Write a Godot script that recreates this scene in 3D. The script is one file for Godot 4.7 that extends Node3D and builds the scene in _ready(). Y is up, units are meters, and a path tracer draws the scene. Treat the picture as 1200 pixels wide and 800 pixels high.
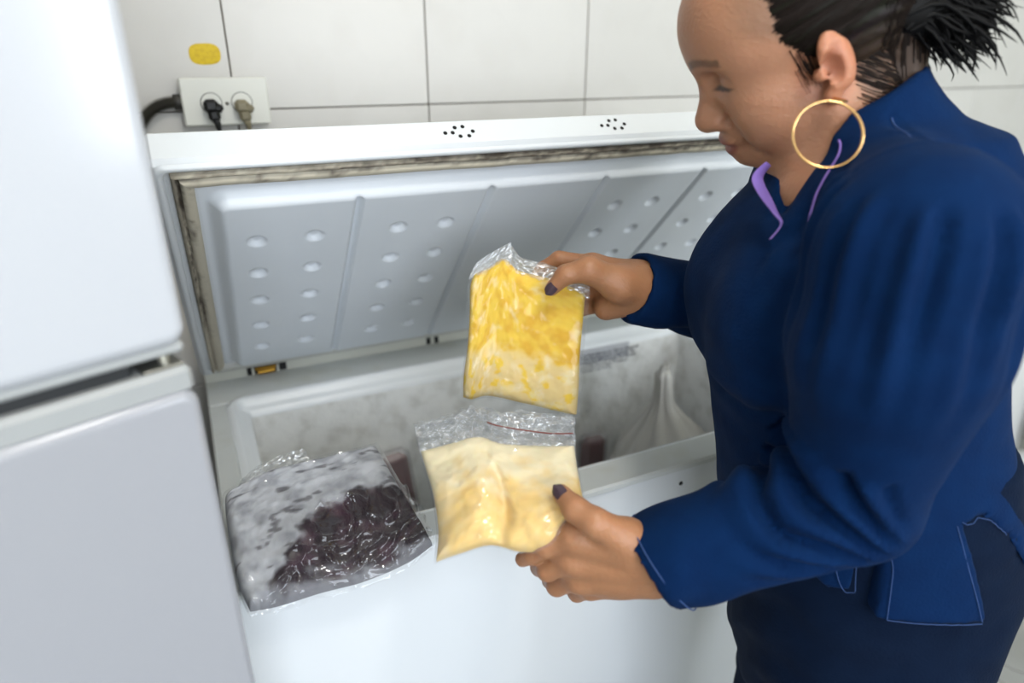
extends Node3D
# A kitchen corner: a woman in navy takes frozen pulp bags out of an open chest freezer.
# World: x runs right along the tiled back wall (z = -1.33), z comes towards the viewer, metres.

func V(x: float, y: float, z: float) -> Vector3:
	return Vector3(x, y, z)

var used := {}
var no_colour: Callable

# ---------------------------------------------------------------- light, camera
func set_stage() -> void:
	var cam := Camera3D.new()
	cam.name = "camera"
	cam.fov = 53.13
	cam.near = 0.05
	cam.far = 50.0
	var pitch := deg_to_rad(22.8)
	var yaw := deg_to_rad(25.1)
	cam.rotation = Vector3(-pitch, -yaw, 0)
	cam.position = V(0, 1.40, 0)
	var at := CameraAttributesPhysical.new()
	at.frustum_focal_length = 24.0
	at.frustum_focus_distance = 0.80
	at.exposure_aperture = 2.4
	cam.attributes = at
	add_child(cam)
	cam.current = true
	var we := WorldEnvironment.new()
	we.name = "environment"
	var env := Environment.new()
	env.background_mode = Environment.BG_SKY
	var sky := Sky.new()
	var psm := ProceduralSkyMaterial.new()
	psm.sky_top_color = Color(0.72, 0.80, 0.92)
	psm.sky_horizon_color = Color(0.90, 0.93, 0.97)
	psm.ground_bottom_color = Color(0.45, 0.44, 0.42)
	psm.ground_horizon_color = Color(0.62, 0.61, 0.58)
	psm.sky_energy_multiplier = 1.6
	psm.ground_energy_multiplier = 1.2
	sky.sky_material = psm
	env.sky = sky
	env.tonemap_mode = Environment.TONE_MAPPER_LINEAR
	env.tonemap_exposure = 0.86
	env.sdfgi_enabled = true
	env.ssao_enabled = true
	env.ssil_enabled = true
	we.environment = env
	add_child(we)
	# daylight entering by the two window openings behind the viewer
	window_light("window_daylight", V(0.025, 1.56, 1.66), Vector2(1.45, 1.62), V(0, 0, -1), 4.9, Color(0.95, 0.975, 1.0))
	window_light("side_window_daylight", V(1.975, 1.60, 1.66), Vector2(0.8, 1.1), V(0, 0, -1), 3.8, Color(0.95, 0.975, 1.0))
	# the warm ceiling lamp of the kitchen (its fitting is built further down)
	var lamp := OmniLight3D.new()
	lamp.name = "ceiling_lamp_light"
	lamp.position = V(0.35, 2.34, 0.10)
	lamp.light_color = Color(0.98, 0.97, 0.95)
	lamp.light_energy = 0.85
	lamp.light_size = 0.1
	lamp.omni_range = 12.0
	lamp.omni_attenuation = 2.0
	lamp.shadow_enabled = true
	add_child(lamp)

func window_light(nm: String, p: Vector3, size: Vector2, dir: Vector3, e: float, c: Color) -> void:
	var l := AreaLight3D.new()
	l.name = nm
	l.area_size = size
	l.light_color = c
	l.light_energy = e
	l.area_range = 14.0
	l.area_attenuation = 2.0
	l.shadow_enabled = true
	l.transform = Transform3D(Basis.looking_at(dir, Vector3.UP), p)
	add_child(l)

# ---------------------------------------------------------------- bookkeeping
func numbered(nm: String) -> String:
	if not used.has(nm):
		used[nm] = 0
		return nm
	used[nm] += 1
	return "%s_%03d" % [nm, used[nm]]

func thing(nm: String, label: String, category: String, at := Vector3.ZERO, group := "") -> Node3D:
	var o := Node3D.new()
	o.name = numbered(nm)
	o.position = at
	o.set_meta("label", label)
	o.set_meta("category", category)
	if group:
		o.set_meta("group", group)
	add_child(o)
	return o

func part(nm: String, m: Mesh, mat: Material, parent: Node, label := "") -> MeshInstance3D:
	var o := MeshInstance3D.new()
	o.name = nm
	o.mesh = m
	if mat:
		o.material_override = mat
	if label:
		o.set_meta("label", label)
	parent.add_child(o, true)
	return o

func struct(nm: String, m: Mesh, mat: Material, label := "", cat := "") -> MeshInstance3D:
	var o := part(nm, m, mat, self, label)
	o.set_meta("kind", "structure")
	if cat:
		o.set_meta("category", cat)
	return o

# ---------------------------------------------------------------- materials
func mat(c: Color, rough := 0.5, metal := 0.0, spec := 0.5) -> StandardMaterial3D:
	var m := StandardMaterial3D.new()
	m.albedo_color = c
	m.roughness = rough
	m.metallic = metal
	m.metallic_specular = spec
	return m

func noise_tex(freq: float, seed_: int, ramp: Array, size := 512, oct := 4, type := FastNoiseLite.TYPE_SIMPLEX_SMOOTH) -> NoiseTexture2D:
	var n := FastNoiseLite.new()
	n.seed = seed_
	n.frequency = freq
	n.noise_type = type
	n.fractal_octaves = oct
	var t := NoiseTexture2D.new()
	t.width = size
	t.height = size
	t.seamless = true
	t.noise = n
	if ramp.size():
		var g := Gradient.new()
		var offs := PackedFloat32Array()
		var cols := PackedColorArray()
		for r in ramp:
			offs.append(r[0])
			cols.append(r[1])
		g.offsets = offs
		g.colors = cols
		t.color_ramp = g
	return t

func tri(m: StandardMaterial3D, scale: float, world := false) -> StandardMaterial3D:
	m.uv1_triplanar = true
	m.uv1_world_triplanar = world
	m.uv1_scale = Vector3.ONE * scale
	return m

func bump(m: StandardMaterial3D, tex: Texture2D, cm: float) -> StandardMaterial3D:
	m.heightmap_enabled = true
	m.heightmap_texture = tex
	m.heightmap_scale = cm
	return m

# ---------------------------------------------------------------- mesh helpers
func st_new(smooth := false) -> SurfaceTool:
	var st := SurfaceTool.new()
	st.begin(Mesh.PRIMITIVE_TRIANGLES)
	st.set_smooth_group(0 if smooth else -1)
	return st

func st_end(st: SurfaceTool) -> ArrayMesh:
	st.generate_normals()
	return st.commit()

func quad(st: SurfaceTool, a: Vector3, b: Vector3, c: Vector3, d: Vector3) -> void:
	# a b c d counter-clockwise as seen from outside
	for v in [a, c, b, a, d, c]:
		st.add_vertex(v)

# box with chamfered edges, added to a surface tool, in the frame t
func cbox(st: SurfaceTool, t: Transform3D, size: Vector3, ch := 0.002) -> void:
	var h := size * 0.5
	var c := minf(ch, minf(h.x, minf(h.y, h.z)) * 0.98)
	var pts := {}
	for sx in [-1, 1]:
		for sy in [-1, 1]:
			for sz in [-1, 1]:
				pts[[sx, sy, sz, 0]] = t * V(sx * h.x, sy * (h.y - c), sz * (h.z - c))
				pts[[sx, sy, sz, 1]] = t * V(sx * (h.x - c), sy * h.y, sz * (h.z - c))
				pts[[sx, sy, sz, 2]] = t * V(sx * (h.x - c), sy * (h.y - c), sz * h.z)
	var mid := t.origin
	for s in [-1, 1]:
		face(st, mid, pts[[s, -1, -1, 0]], pts[[s, 1, -1, 0]], pts[[s, 1, 1, 0]], pts[[s, -1, 1, 0]])
		face(st, mid, pts[[-1, s, -1, 1]], pts[[1, s, -1, 1]], pts[[1, s, 1, 1]], pts[[-1, s, 1, 1]])
		face(st, mid, pts[[-1, -1, s, 2]], pts[[1, -1, s, 2]], pts[[1, 1, s, 2]], pts[[-1, 1, s, 2]])
	for s in [-1, 1]:
		for q in [-1, 1]:
			face(st, mid, pts[[s, q, -1, 0]], pts[[s, q, 1, 0]], pts[[s, q, 1, 1]], pts[[s, q, -1, 1]])
			face(st, mid, pts[[s, -1, q, 0]], pts[[s, 1, q, 0]], pts[[s, 1, q, 2]], pts[[s, -1, q, 2]])
			face(st, mid, pts[[-1, s, q, 1]], pts[[1, s, q, 1]], pts[[1, s, q, 2]], pts[[-1, s, q, 2]])
			for r in [-1, 1]:
				tri3(st, mid, pts[[s, q, r, 0]], pts[[s, q, r, 1]], pts[[s, q, r, 2]])

func face(st: SurfaceTool, mid: Vector3, a: Vector3, b: Vector3, c: Vector3, d: Vector3) -> void:
	tri3(st, mid, a, b, c)
	tri3(st, mid, a, c, d)

func tri3(st: SurfaceTool, mid: Vector3, a: Vector3, b: Vector3, c: Vector3) -> void:
	var n := (b - a).cross(c - a)
	if n.dot((a + b + c) / 3.0 - mid) > 0.0:
		st.add_vertex(a); st.add_vertex(c); st.add_vertex(b)
	else:
		st.add_vertex(a); st.add_vertex(b); st.add_vertex(c)

func box_mesh(size: Vector3, ch := 0.002, off := Vector3.ZERO) -> ArrayMesh:
	var st := st_new()
	cbox(st, Transform3D(Basis(), off), size, ch)
	return st_end(st)

func slab(lo: Vector3, hi: Vector3, ch := 0.002) -> ArrayMesh:
	return box_mesh(hi - lo, ch, (lo + hi) * 0.5)

# smooth closed grid: rows of points, all the same length; wrap joins the last column to the first
func sheet(rows: Array, wrap := false, cap_a := false, cap_b := false, cols: Array = [], uv := false) -> ArrayMesh:
	var n: int = rows[0].size()
	var vs := PackedVector3Array()
	var cs := PackedColorArray()
	var uvs := PackedVector2Array()
	for r in rows.size():
		vs.append_array(rows[r])
		if cols.size():
			cs.append_array(cols[r])
		if uv:
			for k in n:
				uvs.append(Vector2(float(k) / (n - 1), float(r) / (rows.size() - 1)))
	var ix := PackedInt32Array()
	for r in rows.size() - 1:
		for k in (n if wrap else n - 1):
			var a := r * n + k
			var b := r * n + (k + 1) % n
			var c := (r + 1) * n + (k + 1) % n
			var d := (r + 1) * n + k
			ix.append_array([a, b, c, a, c, d])
	for e in [[cap_a, 0], [cap_b, rows.size() - 1]]:
		if e[0]:
			var mid := Vector3.ZERO
			for p in rows[e[1]]:
				mid += p
			vs.append(mid / n)
			if cols.size():
				cs.append(cols[e[1]][0])
			if uv:
				uvs.append(Vector2(0.5, 0.5))
			for k in n:
				var a: int = e[1] * n + k
				var b: int = e[1] * n + (k + 1) % n
				if e[1] == 0:
					ix.append_array([vs.size() - 1, b, a])
				else:
					ix.append_array([vs.size() - 1, a, b])
	return indexed(vs, ix, cs, uvs)

func smooth_normals(vs: PackedVector3Array, ix: PackedInt32Array) -> PackedVector3Array:
	var ns := PackedVector3Array()
	ns.resize(vs.size())
	for t in range(0, ix.size(), 3):
		var a := ix[t]
		var b := ix[t + 1]
		var c := ix[t + 2]
		var n := (vs[c] - vs[a]).cross(vs[b] - vs[a])
		ns[a] += n
		ns[b] += n
		ns[c] += n
	for i in ns.size():
		ns[i] = ns[i].normalized()
	return ns

func indexed(vs: PackedVector3Array, ix: PackedInt32Array, cs := PackedColorArray(), uvs := PackedVector2Array(), ns := PackedVector3Array()) -> ArrayMesh:
	var arr := []
	arr.resize(Mesh.ARRAY_MAX)
	arr[Mesh.ARRAY_VERTEX] = vs
	arr[Mesh.ARRAY_NORMAL] = ns if ns.size() else smooth_normals(vs, ix)
	if cs.size():
		arr[Mesh.ARRAY_COLOR] = cs
	if uvs.size():
		arr[Mesh.ARRAY_TEX_UV] = uvs
	arr[Mesh.ARRAY_INDEX] = ix
	var m := ArrayMesh.new()
	m.add_surface_from_arrays(Mesh.PRIMITIVE_TRIANGLES, arr)
	return m

# a tube through points with a radius at each; flat = squash across the second axis
func tube(pts: Array, rad: Array, sides := 10, caps := true) -> ArrayMesh:
	var rows := []
	var up := Vector3.UP
	for i in pts.size():
		var t: Vector3 = (pts[mini(i + 1, pts.size() - 1)] - pts[maxi(i - 1, 0)]).normalized()
		var u := up - t * up.dot(t)
		if u.length() < 0.15:
			u = t.cross(V(0.3, 0.1, 1))
		u = u.normalized()
		up = u
		var w := t.cross(u)
		var row := PackedVector3Array()
		for k in sides:
			var a := -TAU * k / sides
			row.append(pts[i] + (u * cos(a) + w * sin(a)) * rad[i if i < rad.size() else rad.size() - 1])
		rows.append(row)
	return sheet(rows, true, caps, caps)

func curve_pts(pts: Array, n: int) -> Array:
	# Catmull-Rom through the points
	var out := []
	var m := pts.size()
	for i in n + 1:
		var t := float(i) / n * (m - 1)
		var k := mini(int(t), m - 2)
		var f := t - k
		out.append((pts[k] as Vector3).cubic_interpolate(pts[k + 1], pts[maxi(k - 1, 0)], pts[mini(k + 2, m - 1)], f))
	return out

func lathe(prof: Array, sides := 32) -> ArrayMesh:
	# prof: [radius, y] from bottom to top
	var rows := []
	for p in prof:
		var row := PackedVector3Array()
		for k in sides:
			var a := TAU * k / sides
			row.append(V(p[0] * cos(a), p[1], p[0] * sin(a)))
		rows.append(row)
	return sheet(rows, true, prof[0][0] > 0.0001, prof[-1][0] > 0.0001)

func text_mesh(s: String, h: float, depth := 0.0006, font := "Droid Sans") -> TextMesh:
	var t := TextMesh.new()
	var f := SystemFont.new()
	f.font_names = PackedStringArray([font])
	t.font = f
	t.font_size = 32
	t.pixel_size = h / 32.0
	t.depth = depth
	t.text = s
	t.horizontal_alignment = HORIZONTAL_ALIGNMENT_LEFT
	return t

# ---------------------------------------------------------------- distance-field modelling
class Vol:
	var o: Vector3
	var h: float
	var nx: int
	var ny: int
	var nz: int
	var f := PackedFloat32Array()

	func _init(lo: Vector3, hi: Vector3, step: float) -> void:
		o = lo
		h = step
		nx = int(ceil((hi.x - lo.x) / h)) + 1
		ny = int(ceil((hi.y - lo.y) / h)) + 1
		nz = int(ceil((hi.z - lo.z) / h)) + 1
		f.resize(nx * ny * nz)
		f.fill(1.0)

	func _range(lo: Vector3, hi: Vector3) -> PackedInt32Array:
		return PackedInt32Array([
			maxi(0, int(floor((lo.x - o.x) / h))), mini(nx - 1, int(ceil((hi.x - o.x) / h))),
			maxi(0, int(floor((lo.y - o.y) / h))), mini(ny - 1, int(ceil((hi.y - o.y) / h))),
			maxi(0, int(floor((lo.z - o.z) / h))), mini(nz - 1, int(ceil((hi.z - o.z) / h)))])

	# combine: k > 0 smooth union; carve = cut away instead
	func _put(i: int, d: float, k: float, carve: bool) -> void:
		var e := f[i]
		if carve:
			var g := -d
			var q := maxf(k - absf(e - g), 0.0) / k
			f[i] = maxf(e, g) + q * q * k * 0.25
		else:
			var q := maxf(k - absf(e - d), 0.0) / k
			f[i] = minf(e, d) - q * q * k * 0.25

	func cone(a: Vector3, b: Vector3, ra: float, rb: float, k := 0.01, carve := false) -> void:
		var m := maxf(ra, rb) + k + 2.5 * h
		var r := _range(Vector3(minf(a.x, b.x) - m, minf(a.y, b.y) - m, minf(a.z, b.z) - m), Vector3(maxf(a.x, b.x) + m, maxf(a.y, b.y) + m, maxf(a.z, b.z) + m))
		var ab := b - a
		var l2 := maxf(ab.length_squared(), 1e-9)
		var dr := rb - ra
		for z in range(r[4], r[5] + 1):
			for y in range(r[2], r[3] + 1):
				var p := o + Vector3(r[0], y, z) * h - a
				var i := r[0] + nx * (y + ny * z)
				for x in range(r[0], r[1] + 1):
					var t := clampf(p.dot(ab) / l2, 0.0, 1.0)
					var d := (p - ab * t).length() - ra - dr * t
					if d < m:
						_put(i, d, k, carve)
					p.x += h
					i += 1

	func ell(c: Vector3, b: Basis, s: Vector3, k := 0.01, carve := false) -> void:
		# ellipsoid with half axes s along the columns of b
		var m := k + 2.5 * h
		var ex := Vector3(
			sqrt(pow(b.x.x * s.x, 2) + pow(b.y.x * s.y, 2) + pow(b.z.x * s.z, 2)),
			sqrt(pow(b.x.y * s.x, 2) + pow(b.y.y * s.y, 2) + pow(b.z.y * s.z, 2)),
			sqrt(pow(b.x.z * s.x, 2) + pow(b.y.z * s.y, 2) + pow(b.z.z * s.z, 2))) + Vector3.ONE * m
		var r := _range(c - ex, c + ex)
		var ax := b.x / s.x
		var ay := b.y / s.y
		var az := b.z / s.z
		for z in range(r[4], r[5] + 1):
			for y in range(r[2], r[3] + 1):
				var p := o + Vector3(r[0], y, z) * h - c
				var i := r[0] + nx * (y + ny * z)
				for x in range(r[0], r[1] + 1):
					var q := Vector3(p.dot(ax), p.dot(ay), p.dot(az))
					var k0 := q.length()
					var k1 := Vector3(q.x / s.x, q.y / s.y, q.z / s.z).length()
					var d := k0 * (k0 - 1.0) / maxf(k1, 1e-4)
					if d < m:
						_put(i, d, k, carve)
					p.x += h
					i += 1

	# a body built of level ellipses: each ring [centre, forward half axis, back half axis, side half axis, power]
	func trunk(rings: Array, fwd: Vector3, side: Vector3, k := 0.02) -> void:
		var m := 0.26 + k
		var lo: Vector3 = rings[0][0]
		var hi: Vector3 = rings[0][0]
		for q in rings:
			lo = lo.min(q[0])
			hi = hi.max(q[0])
		var r := _range(lo - Vector3.ONE * m, hi + Vector3.ONE * m)
		r[2] = maxi(0, int(floor((lo.y - 0.02 - o.y) / h)))
		r[3] = mini(ny - 1, int(ceil((hi.y + 0.02 - o.y) / h)))
		for y in range(r[2], r[3] + 1):
			var wy := o.y + y * h
			var j := 0
			while j < rings.size() - 2 and (rings[j + 1][0] as Vector3).y < wy:
				j += 1
			var A: Array = rings[j]
			var B: Array = rings[j + 1]
			var t := clampf((wy - A[0].y) / (B[0].y - A[0].y), 0.0, 1.0)
			var P0: Array = rings[maxi(j - 1, 0)]
			var P3: Array = rings[mini(j + 2, rings.size() - 1)]
			var c: Vector3 = (A[0] as Vector3).cubic_interpolate(B[0], P0[0], P3[0], t)
			var bf := cubic_interpolate(A[1], B[1], P0[1], P3[1], t)
			var bb := cubic_interpolate(A[2], B[2], P0[2], P3[2], t)
			var a := cubic_interpolate(A[3], B[3], P0[3], P3[3], t)
			var over := maxf(maxf(rings[0][0].y - wy, wy - rings[-1][0].y), -1.0)
			for z in range(r[4], r[5] + 1):
				var p := Vector3(o.x + r[0] * h - c.x, 0, o.z + z * h - c.z)
				var i := r[0] + nx * (y + ny * z)
				for x in range(r[0], r[1] + 1):
					var u := p.dot(fwd)
					var w := p.dot(side)
					var b := bf if u > 0.0 else bb
					var ll := sqrt(u * u + w * w)
					var g := pow(pow(absf(u) / b, 2.3) + pow(absf(w) / a, 2.3), 1.0 / 2.3)
					var d := minf(a, b) * (g - 1.0) if g < 0.2 else ll * (1.0 - 1.0 / g)
					d = maxf(d, over)
					if d < m:
						_put(i, d, k, false)
					p.x += h
					i += 1

	# keep only the side of the plane that n points away from, inside a sphere of influence
	func cut(p0: Vector3, n: Vector3, reach: float, k := 0.002) -> void:
		var r := _range(p0 - Vector3.ONE * reach, p0 + Vector3.ONE * reach)
		for z in range(r[4], r[5] + 1):
			for y in range(r[2], r[3] + 1):
				var i := r[0] + nx * (y + ny * z)
				for x in range(r[0], r[1] + 1):
					var p := o + Vector3(x, y, z) * h - p0
					if p.length() < reach:
						_put(i, -p.dot(n), k, true)
					i += 1

	# user field: fn(p) -> signed distance, joined or carved inside a box
	func with(lo: Vector3, hi: Vector3, fn: Callable, k := 0.005, carve := false) -> void:
		var r := _range(lo, hi)
		for z in range(r[4], r[5] + 1):
			for y in range(r[2], r[3] + 1):
				var i := r[0] + nx * (y + ny * z)
				for x in range(r[0], r[1] + 1):
					_put(i, fn.call(o + Vector3(x, y, z) * h), k, carve)
					i += 1

	# surface nets: [vertices, indices]
	func net() -> Array:
		var vs := PackedVector3Array()
		var ix := PackedInt32Array()
		var at := PackedInt32Array()
		at.resize(nx * ny * nz)
		at.fill(-1)
		var sx := 1
		var sy := nx
		var sz := nx * ny
		var far := h * 2.6
		var corner := PackedInt32Array([0, sx, sy, sx + sy, sz, sx + sz, sy + sz, sx + sy + sz])
		var e0 := PackedInt32Array([0, 2, 4, 6, 0, 1, 4, 5, 0, 1, 2, 3])
		var e1 := PackedInt32Array([1, 3, 5, 7, 2, 3, 6, 7, 4, 5, 6, 7])
		var v := PackedFloat32Array()
		v.resize(8)
		for z in nz - 1:
			for y in ny - 1:
				var i := nx * (y + ny * z)
				for x in nx - 1:
					var f0 := f[i]
					if f0 < far and f0 > -far:
						var inside := 0
						for c in 8:
							v[c] = f[i + corner[c]]
							if v[c] < 0.0:
								inside += 1
						if inside > 0 and inside < 8:
							var s := Vector3.ZERO
							var n := 0
							for e in 12:
								var a := v[e0[e]]
								var b := v[e1[e]]
								if (a < 0.0) != (b < 0.0):
									var t := a / (a - b)
									var c0 := e0[e]
									var c1 := e1[e]
									s += Vector3((c0 & 1) + t * ((c1 & 1) - (c0 & 1)), ((c0 >> 1) & 1) + t * (((c1 >> 1) & 1) - ((c0 >> 1) & 1)), (c0 >> 2) + t * ((c1 >> 2) - (c0 >> 2)))
									n += 1
							at[i] = vs.size()
							vs.append(o + (Vector3(x, y, z) + s / n) * h)
					i += 1
		for z in range(1, nz - 1):
			for y in range(1, ny - 1):
				var i := nx * (y + ny * z)
				for x in nx - 1:
					var f0 := f[i]
					if x > 0 and f0 < far and f0 > -far:
						var neg := f0 < 0.0
						for ax in 3:
							var st := sx if ax == 0 else sy if ax == 1 else sz
							if (f[i + st] < 0.0) != neg:
								var u := sy if ax == 0 else sz if ax == 1 else sx
								var w := sz if ax == 0 else sx if ax == 1 else sy
								var a := at[i]
								var b := at[i - u]
								var c := at[i - u - w]
								var d := at[i - w]
								if a >= 0 and b >= 0 and c >= 0 and d >= 0:
									if neg:
										ix.append_array([a, c, b, a, d, c])
									else:
										ix.append_array([a, b, c, a, c, d])
					i += 1
		return [vs, ix]

# join several nets into one set of arrays
func joined(nets: Array) -> Array:
	var vs := PackedVector3Array()
	var ix := PackedInt32Array()
	for n in nets:
		var first := vs.size()
		vs.append_array(n[0])
		for k in n[1]:
			ix.append(k + first)
	return [vs, ix]

func relax(net: Array, times := 1, amount := 0.5) -> void:
	for q in times:
		var vs: PackedVector3Array = net[0]
		var ix: PackedInt32Array = net[1]
		var sum := PackedVector3Array()
		var cnt := PackedInt32Array()
		sum.resize(vs.size())
		cnt.resize(vs.size())
		for t in range(0, ix.size(), 3):
			for e in 3:
				var a := ix[t + e]
				var b := ix[t + (e + 1) % 3]
				sum[a] += vs[b]
				cnt[a] += 1
		for i in vs.size():
			if cnt[i] > 0:
				vs[i] = vs[i].lerp(sum[i] / cnt[i], amount)
		net[0] = vs

# ---------------------------------------------------------------- the room
func build_room() -> void:
	var plaster := mat(Color(0.80, 0.79, 0.76), 0.8)
	var grout := mat(Color(0.33, 0.29, 0.25), 0.9)
	var floor_m := mat(Color(0.62, 0.62, 0.61), 0.45)
	# floor of large pale tiles
	var fl := struct("floor", slab(V(-1.3, -0.12, -1.45), V(2.72, -0.004, 1.82), 0.0), mat(Color(0.52, 0.52, 0.5), 0.8))
	floor_m.albedo_texture = noise_tex(0.008, 5, [[0.0, Color(0.9, 0.9, 0.89)], [1.0, Color(1, 1, 1)]], 256)
	tri(floor_m, 1.5, true)
	var ft := box_mesh(V(0.447, 0.012, 0.447), 0.0015)
	for i in 6:
		for j in 4:
			var o := part("floor_tile", ft, floor_m, fl)
			o.position = V(0.46 + 0.45 * i - 0.9 * 0.5, -0.006, -1.1 + 0.45 * j)
	var crack := tube([V(1.60, 0.0, -0.67), V(1.64, 0.0, -0.64), V(1.645, 0.0, -0.60), V(1.68, 0.0, -0.55)], [0.0012], 6)
	part("hairline_crack", crack, mat(Color(0.42, 0.41, 0.4), 0.9), fl)
	# back wall: grout bed with glazed tiles standing proud of it
	var wb := struct("wall_back", slab(V(-1.3, -0.12, -1.45), V(2.72, 2.5, -1.335), 0.0), grout)
	var tones := [Color(0.80, 0.79, 0.772), Color(0.79, 0.78, 0.762), Color(0.81, 0.80, 0.782)]
	var glaze := []
	for c in tones:
		var m := mat(c, 0.38)
		m.albedo_texture = noise_tex(0.012, 3 + glaze.size(), [[0.0, Color(0.985, 0.983, 0.98)], [0.5, Color(1, 1, 1)], [1.0, Color(1, 1, 1)]], 256)
		tri(m, 2.0, true)
		bump(m, noise_tex(0.006, 17, [], 256, 2), 0.015)
		glaze.append(m)
	var xs := [-1.30, -0.953, -0.603, -0.2535, 0.096, 0.4455, 0.795, 1.1445, 1.397, 1.747, 2.097, 2.447, 2.72]
	var ys := [0.06, 0.31, 0.56, 0.81, 1.06, 1.311, 1.561, 1.811, 2.061, 2.311, 2.5]
	var n := 0
	for i in xs.size() - 1:
		for j in ys.size() - 1:
			var lo := V(xs[i] + 0.0011, ys[j] + 0.0011, -1.340)
			var hi := V(xs[i + 1] - 0.0011, ys[j + 1] - 0.0011, -1.330)
			part("tile", slab(lo, hi, 0.0012), glaze[(i * 7 + j * 5) % 3], wb)
			n += 1
	struct("baseboard_back", slab(V(1.2, 0.0, -1.335), V(2.6, 0.07, -1.322), 0.003), mat(Color(0.32, 0.25, 0.2), 0.6))
	struct("wall_left", slab(V(-1.32, -0.12, -1.45), V(-1.2, 2.5, 1.82), 0.0), plaster)
	struct("wall_right", slab(V(2.6, -0.12, -1.45), V(2.72, 2.5, 1.82), 0.0), mat(Color(0.74, 0.76, 0.70), 0.7))
	# wall behind the viewer with two window openings
	var wn := st_new()
	for q in [[V(-1.32, -0.12, 1.70), V(-0.75, 2.5, 1.82)], [V(0.80, -0.12, 1.70), V(1.55, 2.5, 1.82)], [V(2.40, -0.12, 1.70), V(2.72, 2.5, 1.82)], [V(-0.75, -0.12, 1.70), V(0.80, 0.70, 1.82)], [V(-0.75, 2.42, 1.70), V(0.80, 2.5, 1.82)], [V(1.55, -0.12, 1.70), V(2.40, 1.0, 1.82)], [V(1.55, 2.2, 1.70), V(2.40, 2.5, 1.82)]]:
		cbox(wn, Transform3D(Basis(), (q[0] + q[1]) * 0.5), q[1] - q[0], 0.0)
	struct("wall_front", st_end(wn), plaster)
	struct("ceiling", slab(V(-1.32, 2.5, -1.45), V(2.72, 2.62, 1.82), 0.0), mat(Color(0.86, 0.85, 0.82), 0.85))
	var alu := mat(Color(0.75, 0.76, 0.77), 0.4, 0.6)
	var n_w := 0
	for o in [[-0.75, 0.80, 0.70, 2.42], [1.55, 2.40, 1.0, 2.2]]:
		n_w += 1
		var wf := st_new()
		var mx: float = (o[0] + o[1]) * 0.5
		for q in [[V(o[0], o[2], 1.74), V(o[1], o[2] + 0.04, 1.79)], [V(o[0], o[3] - 0.04, 1.74), V(o[1], o[3], 1.79)], [V(o[0], o[2], 1.74), V(o[0] + 0.04, o[3], 1.79)], [V(o[1] - 0.04, o[2], 1.74), V(o[1], o[3], 1.79)], [V(mx - 0.02, o[2], 1.74), V(mx + 0.02, o[3], 1.79)]]:
			cbox(wf, Transform3D(Basis(), (q[0] + q[1]) * 0.5), q[1] - q[0], 0.004)
		struct("window_%d" % n_w, st_end(wf), alu)
	# ceiling lamp fitting
	var cl := thing("ceiling_lamp", "round opal ceiling lamp on the kitchen ceiling", "lamp", V(0.35, 2.5, 0.10))
	part("base", lathe([[0.05, -0.03], [0.07, -0.028], [0.07, 0.0]], 28), mat(Color(0.85, 0.85, 0.85), 0.5), cl)
	var glow := mat(Color(0.95, 0.92, 0.86), 0.4)
	glow.emission_enabled = true
	glow.emission = Color(1.0, 0.94, 0.86)
	glow.emission_energy_multiplier = 1.5
	part("shade", lathe([[0.0, -0.115], [0.03, -0.112], [0.07, -0.095], [0.095, -0.065], [0.10, -0.045], [0.07, -0.03]], 28), glow, cl)

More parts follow.
